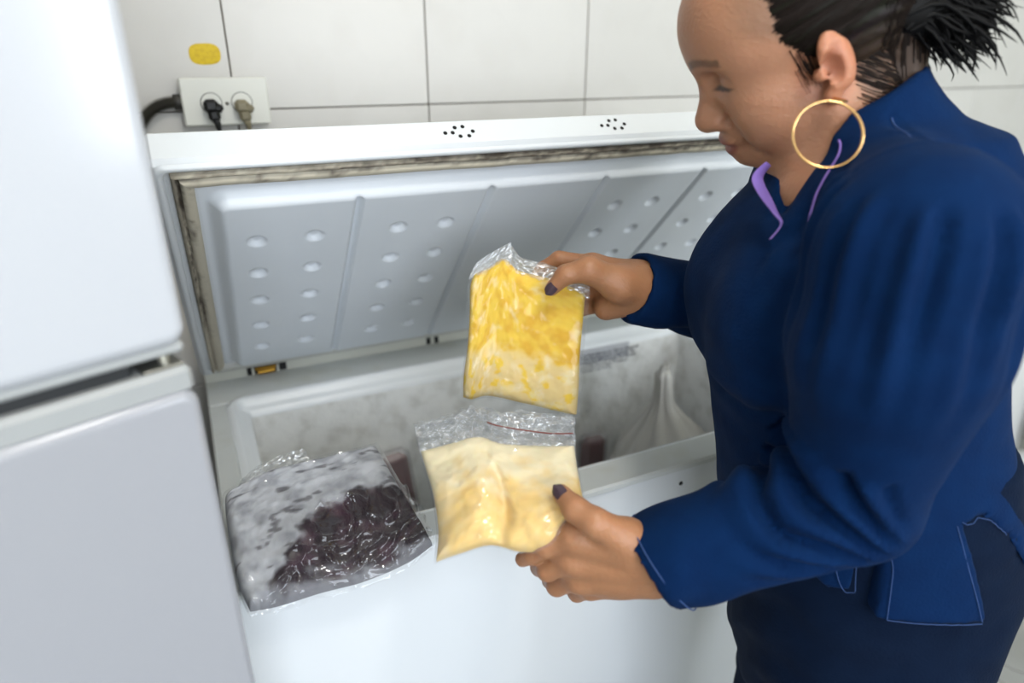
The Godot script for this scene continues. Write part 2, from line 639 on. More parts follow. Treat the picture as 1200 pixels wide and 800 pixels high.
# ---------------------------------------------------------------- socket, cords, sticker
func build_socket() -> void:
	var white := mat(Color(0.86, 0.86, 0.83), 0.4)
	var s := thing("wall_socket", "white double wall socket box with two plugs in it above the freezer lid", "socket", V(0.08, 1.327, -1.33))
	part("back_box", box_mesh(V(0.122, 0.070, 0.020), 0.003, V(0, 0, 0.010)), mat(Color(0.62, 0.62, 0.58), 0.5), s)
	part("cover_plate", box_mesh(V(0.137, 0.076, 0.008), 0.0025, V(0, 0, 0.024)), white, s)
	for x in [-0.0235, 0.0245]:
		var ring := lathe([[0.0162, 0.0], [0.0170, 0.0], [0.0172, 0.0006], [0.0168, 0.0010], [0.0162, 0.0010]], 28)
		var r := part("outlet_ring", ring, mat(Color(0.42, 0.42, 0.40), 0.5), s)
		r.transform = Transform3D(Basis(Vector3.RIGHT, PI / 2), V(x, -0.002, 0.0282))
		var rf := part("outlet_face", lathe([[0.0, 0.0], [0.016, 0.0], [0.016, 0.0009], [0.0158, 0.0011], [0.0150, 0.0012], [0.0, 0.0012]], 24), white, s)
		rf.transform = Transform3D(Basis(Vector3.RIGHT, PI / 2), V(x, -0.002, 0.0281))
	var sc := part("screw", lathe([[0.0, 0.0], [0.003, 0.0], [0.0026, 0.0014], [0.0, 0.0018]], 14), mat(Color(0.5, 0.49, 0.45), 0.35, 0.8), s)
	sc.transform = Transform3D(Basis(Vector3.RIGHT, PI / 2), V(0.001, -0.003, 0.028))
	plug("power_plug", "black angled power plug in the left outlet of the wall socket", V(0.0565, 1.318, -1.300), mat(Color(0.03, 0.03, 0.035), 0.45), 0.0)
	plug("power_plug", "beige angled power plug in the right outlet of the wall socket", V(0.1045, 1.316, -1.300), mat(Color(0.50, 0.47, 0.38), 0.5), 0.12)
	# corrugated conduit
	var c := thing("conduit", "grey corrugated cable conduit running from the left of the wall socket down behind the freezer", "conduit", V(0.0, 1.327, -1.32))
	var pts := curve_pts([V(0.016, 0.000, 0.004), V(-0.012, -0.001, 0.006), V(-0.036, -0.012, 0.008), V(-0.058, -0.036, 0.008), V(-0.090, -0.085, 0.006), V(-0.125, -0.17, 0.005), V(-0.14, -0.40, 0.004)], 300)
	var rad := []
	for i in pts.size():
		rad.append(0.0086 + 0.0024 * sin(i * TAU / 5.0))
	part("corrugated_tube", tube(pts, rad, 16), mat(Color(0.23, 0.22, 0.19), 0.5), c)
	part("end_collar", tube([V(0.000, 0.0, 0.004), V(0.013, 0.0, 0.003)], [0.0125, 0.0125], 18), mat(Color(0.18, 0.17, 0.155), 0.5), c)
	# yellow mark above the socket
	var rows := []
	for q in [[0.0, 1.0], [0.86, 1.0], [1.0, 0.0]]:
		var row := PackedVector3Array()
		for k in 40:
			var a := -TAU * k / 40.0
			var e := pow(pow(absf(cos(a)), 2.6) + pow(absf(sin(a)), 2.6), -1 / 2.6)
			row.append(V(cos(a) * e * 0.0245 * q[0], sin(a) * e * 0.0172 * q[0] * (1.0 + 0.05 * sin(a * 2 + 1)), 0.0007 * q[1]))
		rows.append(row)
	var ym := mat(Color(0.84, 0.72, 0.06), 0.6)
	ym.albedo_texture = noise_tex(0.05, 9, [[0.0, Color(0.92, 0.88, 0.7)], [0.6, Color(1, 1, 1)], [1.0, Color(1, 1, 1)]], 128)
	tri(ym, 18.0)
	var y := part("wall_sticker", sheet(rows, true), ym, self)
	y.position = V(0.0598, 1.4005, -1.3299)
	y.rotation.z = -0.02
	y.set_meta("label", "worn yellow oval sticker on the wall tile above the socket")
	y.set_meta("category", "sticker")

func plug(nm: String, label: String, p: Vector3, m: StandardMaterial3D, lean: float) -> void:
	var o := thing(nm, label, "plug", p, "plugs in the wall socket")
	var st := st_new()
	# the round head, a side thumb rest, the neck
	cbox(st, Transform3D(Basis(), V(-0.002, 0.004, 0.012)), V(0.022, 0.020, 0.024), 0.005)
	cbox(st, Transform3D(Basis(Vector3.BACK, 0.15), V(0.0085, 0.000, 0.012)), V(0.016, 0.014, 0.022), 0.005)
	cbox(st, Transform3D(Basis(Vector3.BACK, 0.1), V(0.001, -0.011, 0.013)), V(0.018, 0.020, 0.018), 0.005)
	part("plug_body", st_end(st), m, o)
	part("strain_relief", tube([V(0.002, -0.016, 0.013), V(0.004, -0.024, 0.013), V(0.005, -0.032, 0.012)], [0.0068, 0.0052, 0.0042], 12), m, o)
	part("cord", tube(curve_pts([V(0.005, -0.028, 0.012), V(0.007 - lean * 0.02, -0.06, 0.012), V(0.012, -0.16, 0.008), V(0.02, -0.4, 0.006)], 20), [0.0036], 10), m, o)

# ---------------------------------------------------------------- chest freezer
const LA := 0.8029   # lid angle, 46 degrees

func lid_at(x: float, v: float, off: float) -> Vector3:
	return V(x, 0.86 + v * sin(LA) - off * cos(LA), -1.255 + v * cos(LA) + off * sin(LA))

func build_freezer() -> void:
	var enamel := mat(Color(0.86, 0.875, 0.885), 0.28)
	bump(enamel, noise_tex(0.02, 40, [], 256, 2), 0.03)
	tri(enamel, 3.0)
	var cream := mat(Color(0.80, 0.80, 0.76), 0.5)
	var fr := thing("chest_freezer", "white chest freezer with its dimpled lid propped open against the tiled wall", "freezer", V(0.48, 0.0, -0.96))
	var off := -fr.position
	var X0 := -0.032
	var X1 := 0.995
	# outer shell: four walls and a bottom
	var st := st_new()
	for q in [[V(X0, 0.05, -0.712), V(X1, 0.845, -0.664)], [V(X0, 0.05, -1.27), V(X1, 0.845, -1.16)], [V(X0, 0.05, -1.16), V(X0 + 0.03, 0.845, -0.712)], [V(X1 - 0.03, 0.05, -1.16), V(X1, 0.845, -0.712)], [V(X0, 0.05, -1.16), V(X1, 0.12, -0.712)]]:
		cbox(st, Transform3D(Basis(), (q[0] + q[1]) * 0.5 + off), q[1] - q[0], 0.003)
	part("cabinet", st_end(st), enamel, fr)
	# top frame, a cream plastic ledge with a lip
	var tf := st_new()
	for q in [[V(X0, 0.838, -0.715), V(X1, 0.850, -0.661)], [V(X0, 0.838, -1.262), V(X1, 0.850, -1.145)], [V(X0, 0.838, -1.145), V(0.0, 0.850, -0.715)], [V(0.962, 0.838, -1.145), V(X1, 0.850, -0.715)]]:
		cbox(tf, Transform3D(Basis(), (q[0] + q[1]) * 0.5 + off), q[1] - q[0], 0.003)
	var tfm := mat(Color(0.80, 0.815, 0.81), 0.5)
	tfm.albedo_texture = noise_tex(0.01, 77, [[0.0, Color(0.95, 0.94, 0.91)], [0.4, Color(1, 1, 1)], [1.0, Color(1, 1, 1)]], 256)
	tri(tfm, 2.2)
	part("top_frame", st_end(tf), tfm, fr)
	# collar: raised rounded ring that slopes into the tub, then the tub walls
	var prof := [[0.0, 0.849], [0.0035, 0.856], [0.010, 0.8585], [0.017, 0.856], [0.020, 0.847], [0.028, 0.842], [0.034, 0.838], [0.037, 0.828]]
	part("collar", ring_sheet(prof, 0.035, off, -0.006, 0.968, -1.152, -0.708), mat(Color(0.87, 0.885, 0.895), 0.3), fr)
	var frost := mat(Color(0.93, 0.935, 0.93), 0.85)
	frost.albedo_texture = noise_tex(0.013, 21, [[0.0, Color(0.84, 0.835, 0.82)], [0.5, Color(0.97, 0.97, 0.97)], [1.0, Color(1, 1, 1)]], 512, 5)
	tri(frost, 2.0)
	bump(frost, noise_tex(0.05, 22, [], 512, 4), 0.10)
	var tub := []
	for q in [[0.0365, 0.830], [0.0375, 0.80], [0.040, 0.50], [0.042, 0.16], [0.06, 0.14]]:
		tub.append(q)
	part("tub", ring_sheet(tub, 0.035, off, -0.006, 0.968, -1.152, -0.708), frost, fr)
	part("tub_floor", slab(V(0.03, 0.125, -1.12) + off, V(0.935, 0.145, -0.74) + off, 0.002), frost, fr)
	part("motor_hump", slab(V(0.76, 0.14, -1.115) + off, V(0.932, 0.56, -0.745) + off, 0.02), frost, fr)
	# rear strip with hinges
	part("hinge_strip", slab(V(X0, 0.848, -1.262) + off, V(X1, 0.868, -1.242) + off, 0.002), cream, fr)
	var gold := mat(Color(0.72, 0.55, 0.22), 0.35, 0.85)
	var dark := mat(Color(0.03, 0.03, 0.035), 0.6)
	for x in [0.075, 0.885]:
		var hg := part("hinge", slab(V(x - 0.034, 0.8515, -1.2425) + off, V(x + 0.036, 0.8665, -1.240) + off, 0.0008), dark, fr)
		part("hinge_barrel", tube([V(x - 0.016, 0.857, -1.236) + off, V(x + 0.014, 0.857, -1.236) + off], [0.0045], 12), gold, hg, "brass hinge barrel")
		part("hinge_leaf", slab(V(x - 0.020, 0.8615, -1.2385) + off, V(x + 0.017, 0.8665, -1.234) + off, 0.0008), gold, hg)
		for e in [-0.024, 0.020]:
			part("hinge_bracket", slab(V(x + e - 0.002, 0.8515, -1.24) + off, V(x + e + 0.002, 0.867, -1.234) + off, 0.0006), cream, hg)
	for x in [0.393, 0.410]:
		part("strip_slot", slab(V(x - 0.005, 0.851, -1.2425) + off, V(x + 0.004, 0.866, -1.241) + off, 0.0004), dark, fr)
	# information label on the far tub wall
	var lb := part("info_label", slab(V(0.575, 0.783, -1.1165) + off, V(0.800, 0.834, -1.1145) + off, 0.0004), mat(Color(0.74, 0.75, 0.77), 0.5), fr, "printed care label with small dark lettering")
	var ink := mat(Color(0.16, 0.17, 0.22), 0.7)
	var lines := ["· Do Not Move or Tilt or Deposit", "· This Refrigerator Used By No", "  Household Storage To Persist", "  and No For Food Product", "  Stored Correctly."]
	for i in lines.size():
		var t := part("lettering", text_mesh(lines[i], 0.0105, 0.0004), ink, lb)
		t.position = V(0.675, 0.8195 - i * 0.0088, -1.1142) + off
	# screw hole of the front
	var hole := part("front_screw", lathe([[0.0, 0.0], [0.0035, 0.0], [0.003, 0.001], [0.0, 0.0012]], 16), dark, fr)
	hole.transform = Transform3D(Basis(Vector3.RIGHT, PI / 2), V(0.587, 0.815, -0.664) + off)
	# ------ the lid
	var lid_m := mat(Color(0.86, 0.875, 0.885), 0.3)
	var sh := st_new()
	var lb_t := Transform3D(Basis(V(1, 0, 0), V(0, sin(LA), cos(LA)), V(0, -cos(LA), sin(LA))), Vector3.ZERO)
	var mid := lid_at(0.4800, 0.300, -0.023)
	cbox(sh, Transform3D(lb_t.basis, mid + off), V(1.036, 0.602, 0.046), 0.006)
	var lid := part("lid", st_end(sh), lid_m, fr, "open insulated lid leaning forward from the rear hinges")
	# face plate that steps out along the front edge
	part("edge_moulding", frame_sheet([[0.0, 0.000], [0.001, 0.004], [0.005, 0.0052], [0.009, 0.004], [0.010, 0.0]], -0.034, 0.991, 0.004, 0.598, off), lid_m, lid)
	# gasket: a soft cream ring blackened with mould
	var gk := mat(Color(1, 1, 1), 0.75)
	gk.vertex_color_use_as_albedo = true
	part("gasket", gasket_mesh(off), gk, lid, "cream rubber door seal stained black with mould")
	part("inner_panel", panel_mesh(off), mat(Color(0.86, 0.88, 0.90), 0.38), lid)
	# lock and vent holes along the front edge
	var hole_m := mat(Color(0.05, 0.04, 0.035), 0.8)
	var hm := lathe([[0.0, 0.0], [0.0026, 0.0], [0.0028, 0.0006], [0.0, 0.0007]], 12)
	for cx in [0.327, 0.560]:
		for q in [[-0.021, 0.0], [-0.011, 0.0], [-0.006, 0.008], [0.005, 0.009], [0.017, 0.001], [-0.002, -0.006], [0.010, -0.006]]:
			var o := part("vent_hole", hm, hole_m, lid)
			var b := lb_t.basis
			o.transform = Transform3D(Basis(b.x, b.y, b.z), lid_at(cx + q[0], 0.6009, -0.022 - q[1]) + off)

func ring_sheet(prof: Array, rad: float, off: Vector3, x0: float, x1: float, z0: float, z1: float) -> ArrayMesh:
	# rounded rectangular ring; prof = [inset, y]
	var rows := []
	for q in prof:
		var row := PackedVector3Array()
		var r := maxf(rad - q[0], 0.006)
		for c in 4:
			var cx: float = (x1 - q[0] - r) if c in [0, 3] else (x0 + q[0] + r)
			var cz: float = (z1 - q[0] - r) if c in [0, 1] else (z0 + q[0] + r)
			for k in 7:
				var a := (c + k / 6.0) * PI / 2
				var p := V(cx + r * cos(a), q[1], cz + r * sin(a))
				if q[1] > 0.8299:
					p.y = lerpf(p.y, 0.8300, smoothstep(-0.80, -0.74, p.z))
				row.append(p + off)
		rows.append(row)
	# rows run from the outside inwards and down; seen from above
	rows.reverse()
	return sheet(rows, true)

func frame_sheet(prof: Array, x0: float, x1: float, v0: float, v1: float, off: Vector3) -> ArrayMesh:
	# moulding on the lid's underside; prof = [inset, height]
	var rows := []
	for q in prof:
		var row := PackedVector3Array()
		var r := 0.012
		for c in 4:
			var cx: float = (x1 - q[0] - r) if c in [0, 3] else (x0 + q[0] + r)
			var cv: float = (v1 - q[0] - r) if c in [0, 1] else (v0 + q[0] + r)
			for k in 6:
				var a := (c + k / 5.0) * PI / 2
				row.append(lid_at(cx + r * cos(a), cv + r * sin(a), q[1]) + off)
		rows.append(row)
	return sheet(rows, true)

func gasket_mesh(off: Vector3) -> ArrayMesh:
	var n := FastNoiseLite.new()
	n.seed = 4
	n.frequency = 14.0
	n.fractal_octaves = 4
	var n2 := FastNoiseLite.new()
	n2.seed = 8
	n2.frequency = 60.0
	# profile across the seal: inset from the outer edge, height
	var prof := [[0.0, 0.0], [0.0005, 0.006], [0.003, 0.0085], [0.0055, 0.007], [0.0065, 0.004], [0.0085, 0.004], [0.0095, 0.009], [0.014, 0.0105], [0.019, 0.009], [0.022, 0.006], [0.0235, 0.0]]
	var x0 := -0.018
	var x1 := 0.978
	var v0 := 0.020
	var v1 := 0.586
	var rows := []
	var cols := []
	var path := []
	# walk round: top edge from the right to the left, left side, bottom, right side
	var cs := [Vector2(x1, v1), Vector2(x0, v1), Vector2(x0, v0), Vector2(x1, v0)]
	var segs := [180, 110, 120, 80]
	for c in 4:
		for k in segs[c]:
			path.append([(cs[c] as Vector2).lerp(cs[(c + 1) % 4], float(k) / segs[c]), c])
	for j in prof.size():
		var q: Array = prof[j]
		var row := PackedVector3Array()
		var col := PackedColorArray()
		for e in path:
			var p: Vector2 = e[0]
			var x := clampf(p.x, x0 + q[0], x1 - q[0])
			var v := clampf(p.y, v0 + q[0], v1 - q[0])
			var wob := n.get_noise_2d(p.x * 0.8, p.y * 0.8 + 5) * 0.0012
			row.append(lid_at(x, v, q[1] + (wob if q[1] > 0.003 else 0.0)) + off)
			# cream rubber, with mould: heavy along the upper edge, streaky on the left, little below
			var dirt := 0.0
			var band := 1.0 - absf(float(j) - 3.2) / 2.4
			var nz := n.get_noise_3d(x * 1.0, v * 1.0, j * 0.02) * 0.5 + n2.get_noise_3d(x, v, j * 0.1) * 0.5
			if e[1] == 0:
				dirt = clampf(0.22 + 0.55 * band + 0.25 * smoothstep(0.1, 0.6, x) + nz * 1.6, 0, 1)
				if j <= 2:
					dirt = clampf(0.40 + nz * 1.2 + 0.45 * smoothstep(0.05, 0.5, x), 0, 1)
			elif e[1] == 1:
				dirt = clampf(0.55 * (1.0 - absf(float(j) - 3.6) / 3.0) + nz * 1.6 + 0.02 + 0.35 * smoothstep(0.42, 0.58, v), 0, 1)
				if j <= 2:
					dirt = clampf(0.55 + 0.5 * nz, 0, 1)
				dirt *= smoothstep(0.12, 0.30, v) * 0.85 + 0.15
			else:
				dirt = clampf(0.05 + nz * 0.3, 0, 1)
			var clean := Color(0.50, 0.455, 0.36) if e[1] < 2 else Color(0.60, 0.60, 0.56)
			col.append(clean.lerp(Color(0.035, 0.024, 0.016), dirt * 0.96))
		rows.append(row)
		cols.append(col)
	return sheet(rows, true, false, false, cols)

# moulded inner panel: height field over the lid's inside
const RIBS := [0.194, 0.378, 0.562, 0.745]
const DOT_X := [0.068, 0.141, 0.256, 0.326, 0.614, 0.686, 0.797, 0.869]
const DOT_V := [0.135, 0.217, 0.300, 0.380, 0.460]

func panel_height(x: float, v: float) -> float:
	var d := minf(minf(x - 0.004, 0.952 - x), minf(v - 0.042, 0.565 - v))   # distance in from the ledge
	var hgt := 0.0
	var e := minf(minf(x - 0.022, 0.936 - x), minf((v - 0.050), 0.545 - v))
	# rounded corners
	var qx := maxf(maxf(0.040 - x, x - 0.918), 0.0)
	var qv := maxf(maxf(0.068 - v, v - 0.527), 0.0)
	if qx > 0.0 and qv > 0.0:
		e = 0.018 - sqrt(qx * qx + qv * qv)
	hgt = 0.017 * smoothstep(-0.008, 0.012, e)
	hgt += 0.003 * smoothstep(-0.002, 0.003, d)
	for r in RIBS:
		var q: float = absf(x - r) / 0.0050
		if q < 1.0 and v > 0.055 and v < 0.538:
			hgt -= 0.0095 * (1.0 - q * q) * smoothstep(0.055, 0.060, v) * smoothstep(0.538, 0.530, v)
	for a in DOT_X:
		if absf(x - a) < 0.017:
			for b in DOT_V:
				if absf(v - b) < 0.017:
					var q := Vector2((x - a) / 0.0125, (v - b) / 0.0125).length()
					hgt -= 0.0062 * (1.0 - smoothstep(0.60, 1.0, q))
	return hgt

func panel_mesh(off: Vector3) -> ArrayMesh:
	var rows := []
	var nu := 330
	var nv := 190
	for j in nv + 1:
		var v := 0.568 - 0.528 * j / nv
		var row := PackedVector3Array()
		for i in nu + 1:
			var x := 0.001 + 0.954 * i / nu
			row.append(lid_at(x, v, panel_height(x, v)) + off)
		rows.append(row)
	return sheet(rows)

# ---------------------------------------------------------------- fridge beside the freezer
func build_fridge() -> void:
	var fr := thing("refrigerator", "tall white two-door refrigerator standing close by at the left of the freezer", "refrigerator", V(-0.0175, 0.0, -0.52))
	fr.rotation.y = deg_to_rad(21.0)
	# local: x to the left is negative, +z is the front
	var white := mat(Color(0.71, 0.72, 0.74), 0.16)
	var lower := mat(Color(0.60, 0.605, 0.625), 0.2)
	var grey := mat(Color(0.62, 0.63, 0.63), 0.4)
	var dark := mat(Color(0.10, 0.11, 0.12), 0.5)
	part("body", slab(V(-0.598, 0.03, -0.60), V(-0.004, 1.76, -0.058), 0.006), grey, fr)
	part("door_seal", slab(V(-0.592, 0.04, -0.060), V(-0.012, 1.75, -0.046), 0.002), dark, fr)
	var up := part("upper_door", door_mesh(-0.60, 0.0, 1.204, 1.76, 0.046, 0.011), white, fr)
	up.position = Vector3.ZERO
	part("door_trim", slab(V(-0.597, 1.1965, -0.045), V(-0.003, 1.206, -0.0055), 0.003), grey, up)
	var lo := part("lower_door", door_mesh(-0.60, 0.0, 0.05, 1.168, 0.046, 0.009), lower, fr)
	part("door_cap", slab(V(-0.599, 1.164, -0.045), V(-0.001, 1.1855, -0.004), 0.004), mat(Color(0.60, 0.61, 0.61), 0.45), lo)
	part("gap_seal", slab(V(-0.595, 1.18, -0.046), V(-0.04, 1.20, -0.014), 0.001), dark, fr)
	part("hinge_pin", tube([V(-0.016, 1.176, -0.016), V(-0.016, 1.200, -0.016)], [0.004], 12), mat(Color(0.78, 0.77, 0.72), 0.3, 0.8), lo)
	part("hinge_plate", slab(V(-0.034, 1.185, -0.04), V(-0.004, 1.188, -0.008), 0.001), mat(Color(0.45, 0.45, 0.43), 0.4, 0.7), lo)
	for x in [-0.55, -0.05]:
		part("foot", slab(V(x - 0.02, 0.0, -0.12), V(x + 0.02, 0.032, -0.08), 0.004), dark, fr)

func door_mesh(x0: float, x1: float, y0: float, y1: float, depth: float, r: float) -> ArrayMesh:
	# front face with all edges rounded over, and a back
	var rows := []
	var prof := [[0.0, -depth]]
	for k in 9:
		var a := k / 8.0 * PI / 2
		prof.append([r - r * cos(a), -r + r * sin(a)])
	for q in prof:
		var row := PackedVector3Array()
		var cr: float = maxf(0.014 - q[0], 0.004)
		for c in 4:
			var cx: float = (x1 - q[0] - cr) if c in [0, 3] else (x0 + q[0] + cr)
			var cy: float = (y1 - q[0] - cr) if c in [0, 1] else (y0 + q[0] + cr)
			for k in 7:
				var a := (c + k / 6.0) * PI / 2
				row.append(V(cx + cr * cos(a), cy + cr * sin(a), q[1]))
		rows.append(row)
	return sheet(rows, true, true, true)

# ---------------------------------------------------------------- things behind the woman, at the right edge
func build_right_side() -> void:
	var white := mat(Color(0.84, 0.84, 0.83), 0.35)
	var cab := thing("low_cabinet", "white low cabinet against the back wall behind the woman", "cabinet", V(2.09, 0.0, -1.11))
	part("body", box_mesh(V(0.68, 0.68, 0.40), 0.004, V(0, 0.39, 0)), white, cab)
	part("plinth", box_mesh(V(0.64, 0.05, 0.36), 0.002, V(0, 0.025, -0.005)), mat(Color(0.25, 0.22, 0.2), 0.7), cab)
	part("top", box_mesh(V(0.71, 0.022, 0.43), 0.006, V(0, 0.741, 0)), mat(Color(0.78, 0.78, 0.77), 0.3), cab)
	for s in [-1.0, 1.0]:
		var d := part("door", box_mesh(V(0.33, 0.64, 0.016), 0.004, V(s * 0.168, 0.39, 0.208)), white, cab)
		part("handle", tube([V(s * 0.03, 0.55, 0.222), V(s * 0.03, 0.55, 0.240), V(s * 0.03, 0.67, 0.240), V(s * 0.03, 0.67, 0.222)], [0.005], 8), mat(Color(0.6, 0.6, 0.6), 0.3, 0.9), d)
	var bx := thing("cardboard_box", "grey brown cardboard box on the white low cabinet", "box", V(2.24, 0.752, -1.19))
	part("carton", box_mesh(V(0.26, 0.17, 0.2), 0.003, V(0, 0.085, 0)), mat(Color(0.44, 0.39, 0.35), 0.9), bx)
	part("tape", box_mesh(V(0.262, 0.0015, 0.05), 0.0005, V(0, 0.1708, 0)), mat(Color(0.6, 0.52, 0.4), 0.4), bx)
	# a dark cloth over the cabinet door
	var rows := []
	for j in 15:
		var row := PackedVector3Array()
		var y := 0.0 - 0.20 * j / 14.0
		for q in [0, 1]:
			for i in 19:
				var t := i / 18.0
				var x := -0.07 + 0.14 * (t if q == 0 else 1.0 - t)
				row.append(V(x * (1.0 - 0.2 * j / 14.0), y, 0.008 * sin(x * 120.0 + y * 9.0) + (0.004 if q == 0 else 0.0)))
		rows.append(row)
	var cl := part("kitchen_cloth", sheet(rows, true, true, true), mat(Color(0.17, 0.17, 0.18), 0.9), self)
	cl.position = V(2.02, 0.58, -0.855)
	cl.set_meta("label", "dark grey cloth hanging on the front of the white low cabinet")
	cl.set_meta("category", "cloth")
	var pl := thing("pail", "cream plastic pail on the floor beside the white low cabinet", "pail", V(2.03, 0.0, -0.765))
	part("bucket", lathe([[0.0, 0.0], [0.042, 0.0], [0.045, 0.004], [0.058, 0.15], [0.062, 0.152], [0.062, 0.158], [0.055, 0.158], [0.043, 0.01], [0.0, 0.008]], 28), mat(Color(0.74, 0.66, 0.46), 0.5), pl)
	part("rim", lathe([[0.057, 0.140], [0.064, 0.142], [0.064, 0.150], [0.057, 0.150]], 28), mat(Color(0.70, 0.62, 0.42), 0.5), pl)

# ---------------------------------------------------------------- the woman
const FB := Vector3(-0.902, 0, -0.431)     # where the body faces
const LB := Vector3(-0.431, 0, 0.902)      # her left
const HF := Vector3(-0.731, -0.488, -0.476)
const HU := Vector3(-0.508, 0.856, -0.098)
const HL := Vector3(-0.455, -0.171, 0.874)
const HS := 0.98
const H0 := Vector3(0.566, 1.401, -0.531)
var head_vol: Vol
var grooves := []
const SEAMS := [
	[Vector3(0.476, 1.268, -0.362), Vector3(0.484, 1.303, -0.345), Vector3(0.499, 1.311, -0.338), Vector3(0.514, 1.313, -0.332), Vector3(0.546, 1.303, -0.322), Vector3(0.582, 1.284, -0.320), Vector3(0.606, 1.250, -0.322)],
	[Vector3(0.570, 1.356, -0.425), Vector3(0.540, 1.330, -0.365), Vector3(0.520, 1.313, -0.332)]]
# the V of the neck opening: its middle line at the near surface and deeper in
const VN := [Vector3(0.478, 1.328, -0.431), Vector3(0.462, 1.304, -0.428), Vector3(0.448, 1.278, -0.422)]
const VF := [Vector3(0.553, 1.317, -0.499), Vector3(0.535, 1.289, -0.495), Vector3(0.518, 1.259, -0.488)]  # midway between the ears

func hp(x: float, y: float, z := 0.0) -> Vector3:
	return H0 + (HF * x + HU * y + HL * z) * HS

func hloc(p: Vector3) -> Vector3:
	var q := (p - H0) / HS
	return V(q.dot(HF), q.dot(HU), q.dot(HL))

func head_basis() -> Basis:
	return Basis(HF, HU, HL)

func torso_rings(grow: float) -> Array:
	var base := [
		[V(0.660, 0.774, -0.419), 0.155, 0.150, 0.158], [V(0.666, 0.834, -0.425), 0.163, 0.158, 0.165], [V(0.668, 0.893, -0.433), 0.167, 0.160, 0.165],
		[V(0.660, 0.960, -0.445), 0.162, 0.150, 0.158], [V(0.650, 1.035, -0.459), 0.160, 0.140, 0.150], [V(0.642, 1.076, -0.466), 0.160, 0.138, 0.148],
		[V(0.637, 1.107, -0.472), 0.158, 0.138, 0.148], [V(0.637, 1.160, -0.475), 0.158, 0.143, 0.150], [V(0.637, 1.203, -0.478), 0.150, 0.143, 0.150],
		[V(0.638, 1.239, -0.479), 0.138, 0.137, 0.140], [V(0.637, 1.283, -0.481), 0.112, 0.122, 0.115], [V(0.633, 1.320, -0.483), 0.085, 0.100, 0.085]]
	var out := []
	for q in base:
		out.append([q[0], q[1] + grow, q[2] + grow, q[3] + grow])
	return out

const SH_L := Vector3(0.494, 1.264, -0.326)
const EL_L := Vector3(0.500, 1.031, -0.337)
const CUFF_L := Vector3(0.343, 0.949, -0.415)
const SH_R := Vector3(0.700, 1.245, -0.615)
const EL_R := Vector3(0.704, 1.059, -0.665)
const CUFF_R := Vector3(0.489, 1.130, -0.682)

func chain(v: Vol, pts: Array, rad: Array, k: float) -> void:
	for i in pts.size() - 1:
		v.cone(pts[i], pts[i + 1], rad[i], rad[i + 1], k)

func hand_left() -> Array:
	var v := Vol.new(V(0.225, 0.845, -0.54), V(0.385, 1.035, -0.375), 0.0026)
	var wr := V(0.346, 0.947, -0.418)
	var ind := [V(0.279, 0.974, -0.456), V(0.257, 0.958, -0.471), V(0.249, 0.941, -0.484), V(0.243, 0.930, -0.494)]
	var mid := [V(0.276, 0.947, -0.457), V(0.261, 0.926, -0.473), V(0.265, 0.909, -0.498), V(0.272, 0.899, -0.520)]
	var rin := [V(0.285, 0.919, -0.458), V(0.274, 0.898, -0.477), V(0.281, 0.882, -0.502), V(0.288, 0.878, -0.521)]
	var pin := [V(0.303, 0.900, -0.458), V(0.300, 0.877, -0.479), V(0.304, 0.868, -0.497), V(0.312, 0.860, -0.514)]
	var thu := [V(0.320, 0.978, -0.427), V(0.288, 1.002, -0.435), V(0.278, 1.007, -0.454), V(0.275, 1.012, -0.476)]
	# palm: bones from the wrist to each knuckle
	v.cone(V(0.375, 0.963, -0.403), wr, 0.030, 0.027, 0.012)
	for q in [[ind[0], 0.0135, 0.010], [mid[0], 0.0135, 0.002], [rin[0], 0.013, -0.006], [pin[0], 0.0125, -0.014]]:
		v.cone(wr + V(0, q[2], 0), q[0], 0.019, q[1], 0.016)
	v.cone(V(0.322, 0.93, -0.440), V(0.296, 0.935, -0.462), 0.021, 0.017, 0.016)
	v.cone(wr + V(-0.004, 0.012, 0.004), thu[0], 0.019, 0.0185, 0.014)
	v.cone(thu[0], ind[0], 0.014, 0.011, 0.016)
	chain(v, ind, [0.0125, 0.0105, 0.0092, 0.0078], 0.004)
	chain(v, mid, [0.0125, 0.0108, 0.0094, 0.0080], 0.004)
	chain(v, rin, [0.0120, 0.0104, 0.0090, 0.0076], 0.004)
	chain(v, pin, [0.0112, 0.0094, 0.0082, 0.0070], 0.004)
	chain(v, thu, [0.0180, 0.0135, 0.0120, 0.0088], 0.006)
	# knuckle heads and tendons over the back of the hand
	for q in [ind[0], mid[0], rin[0]]:
		v.cone(q + V(0.002, -0.001, 0.006), q + V(0.002, -0.001, 0.006), 0.0085, 0.0085, 0.010)
		v.cone(q + V(0.004, -0.001, 0.008), wr + V(-0.01, (q.y - 0.947) * 0.3, 0.016), 0.0045, 0.004, 0.012)
	var n := v.net()
	relax(n, 1, 0.4)
	return n

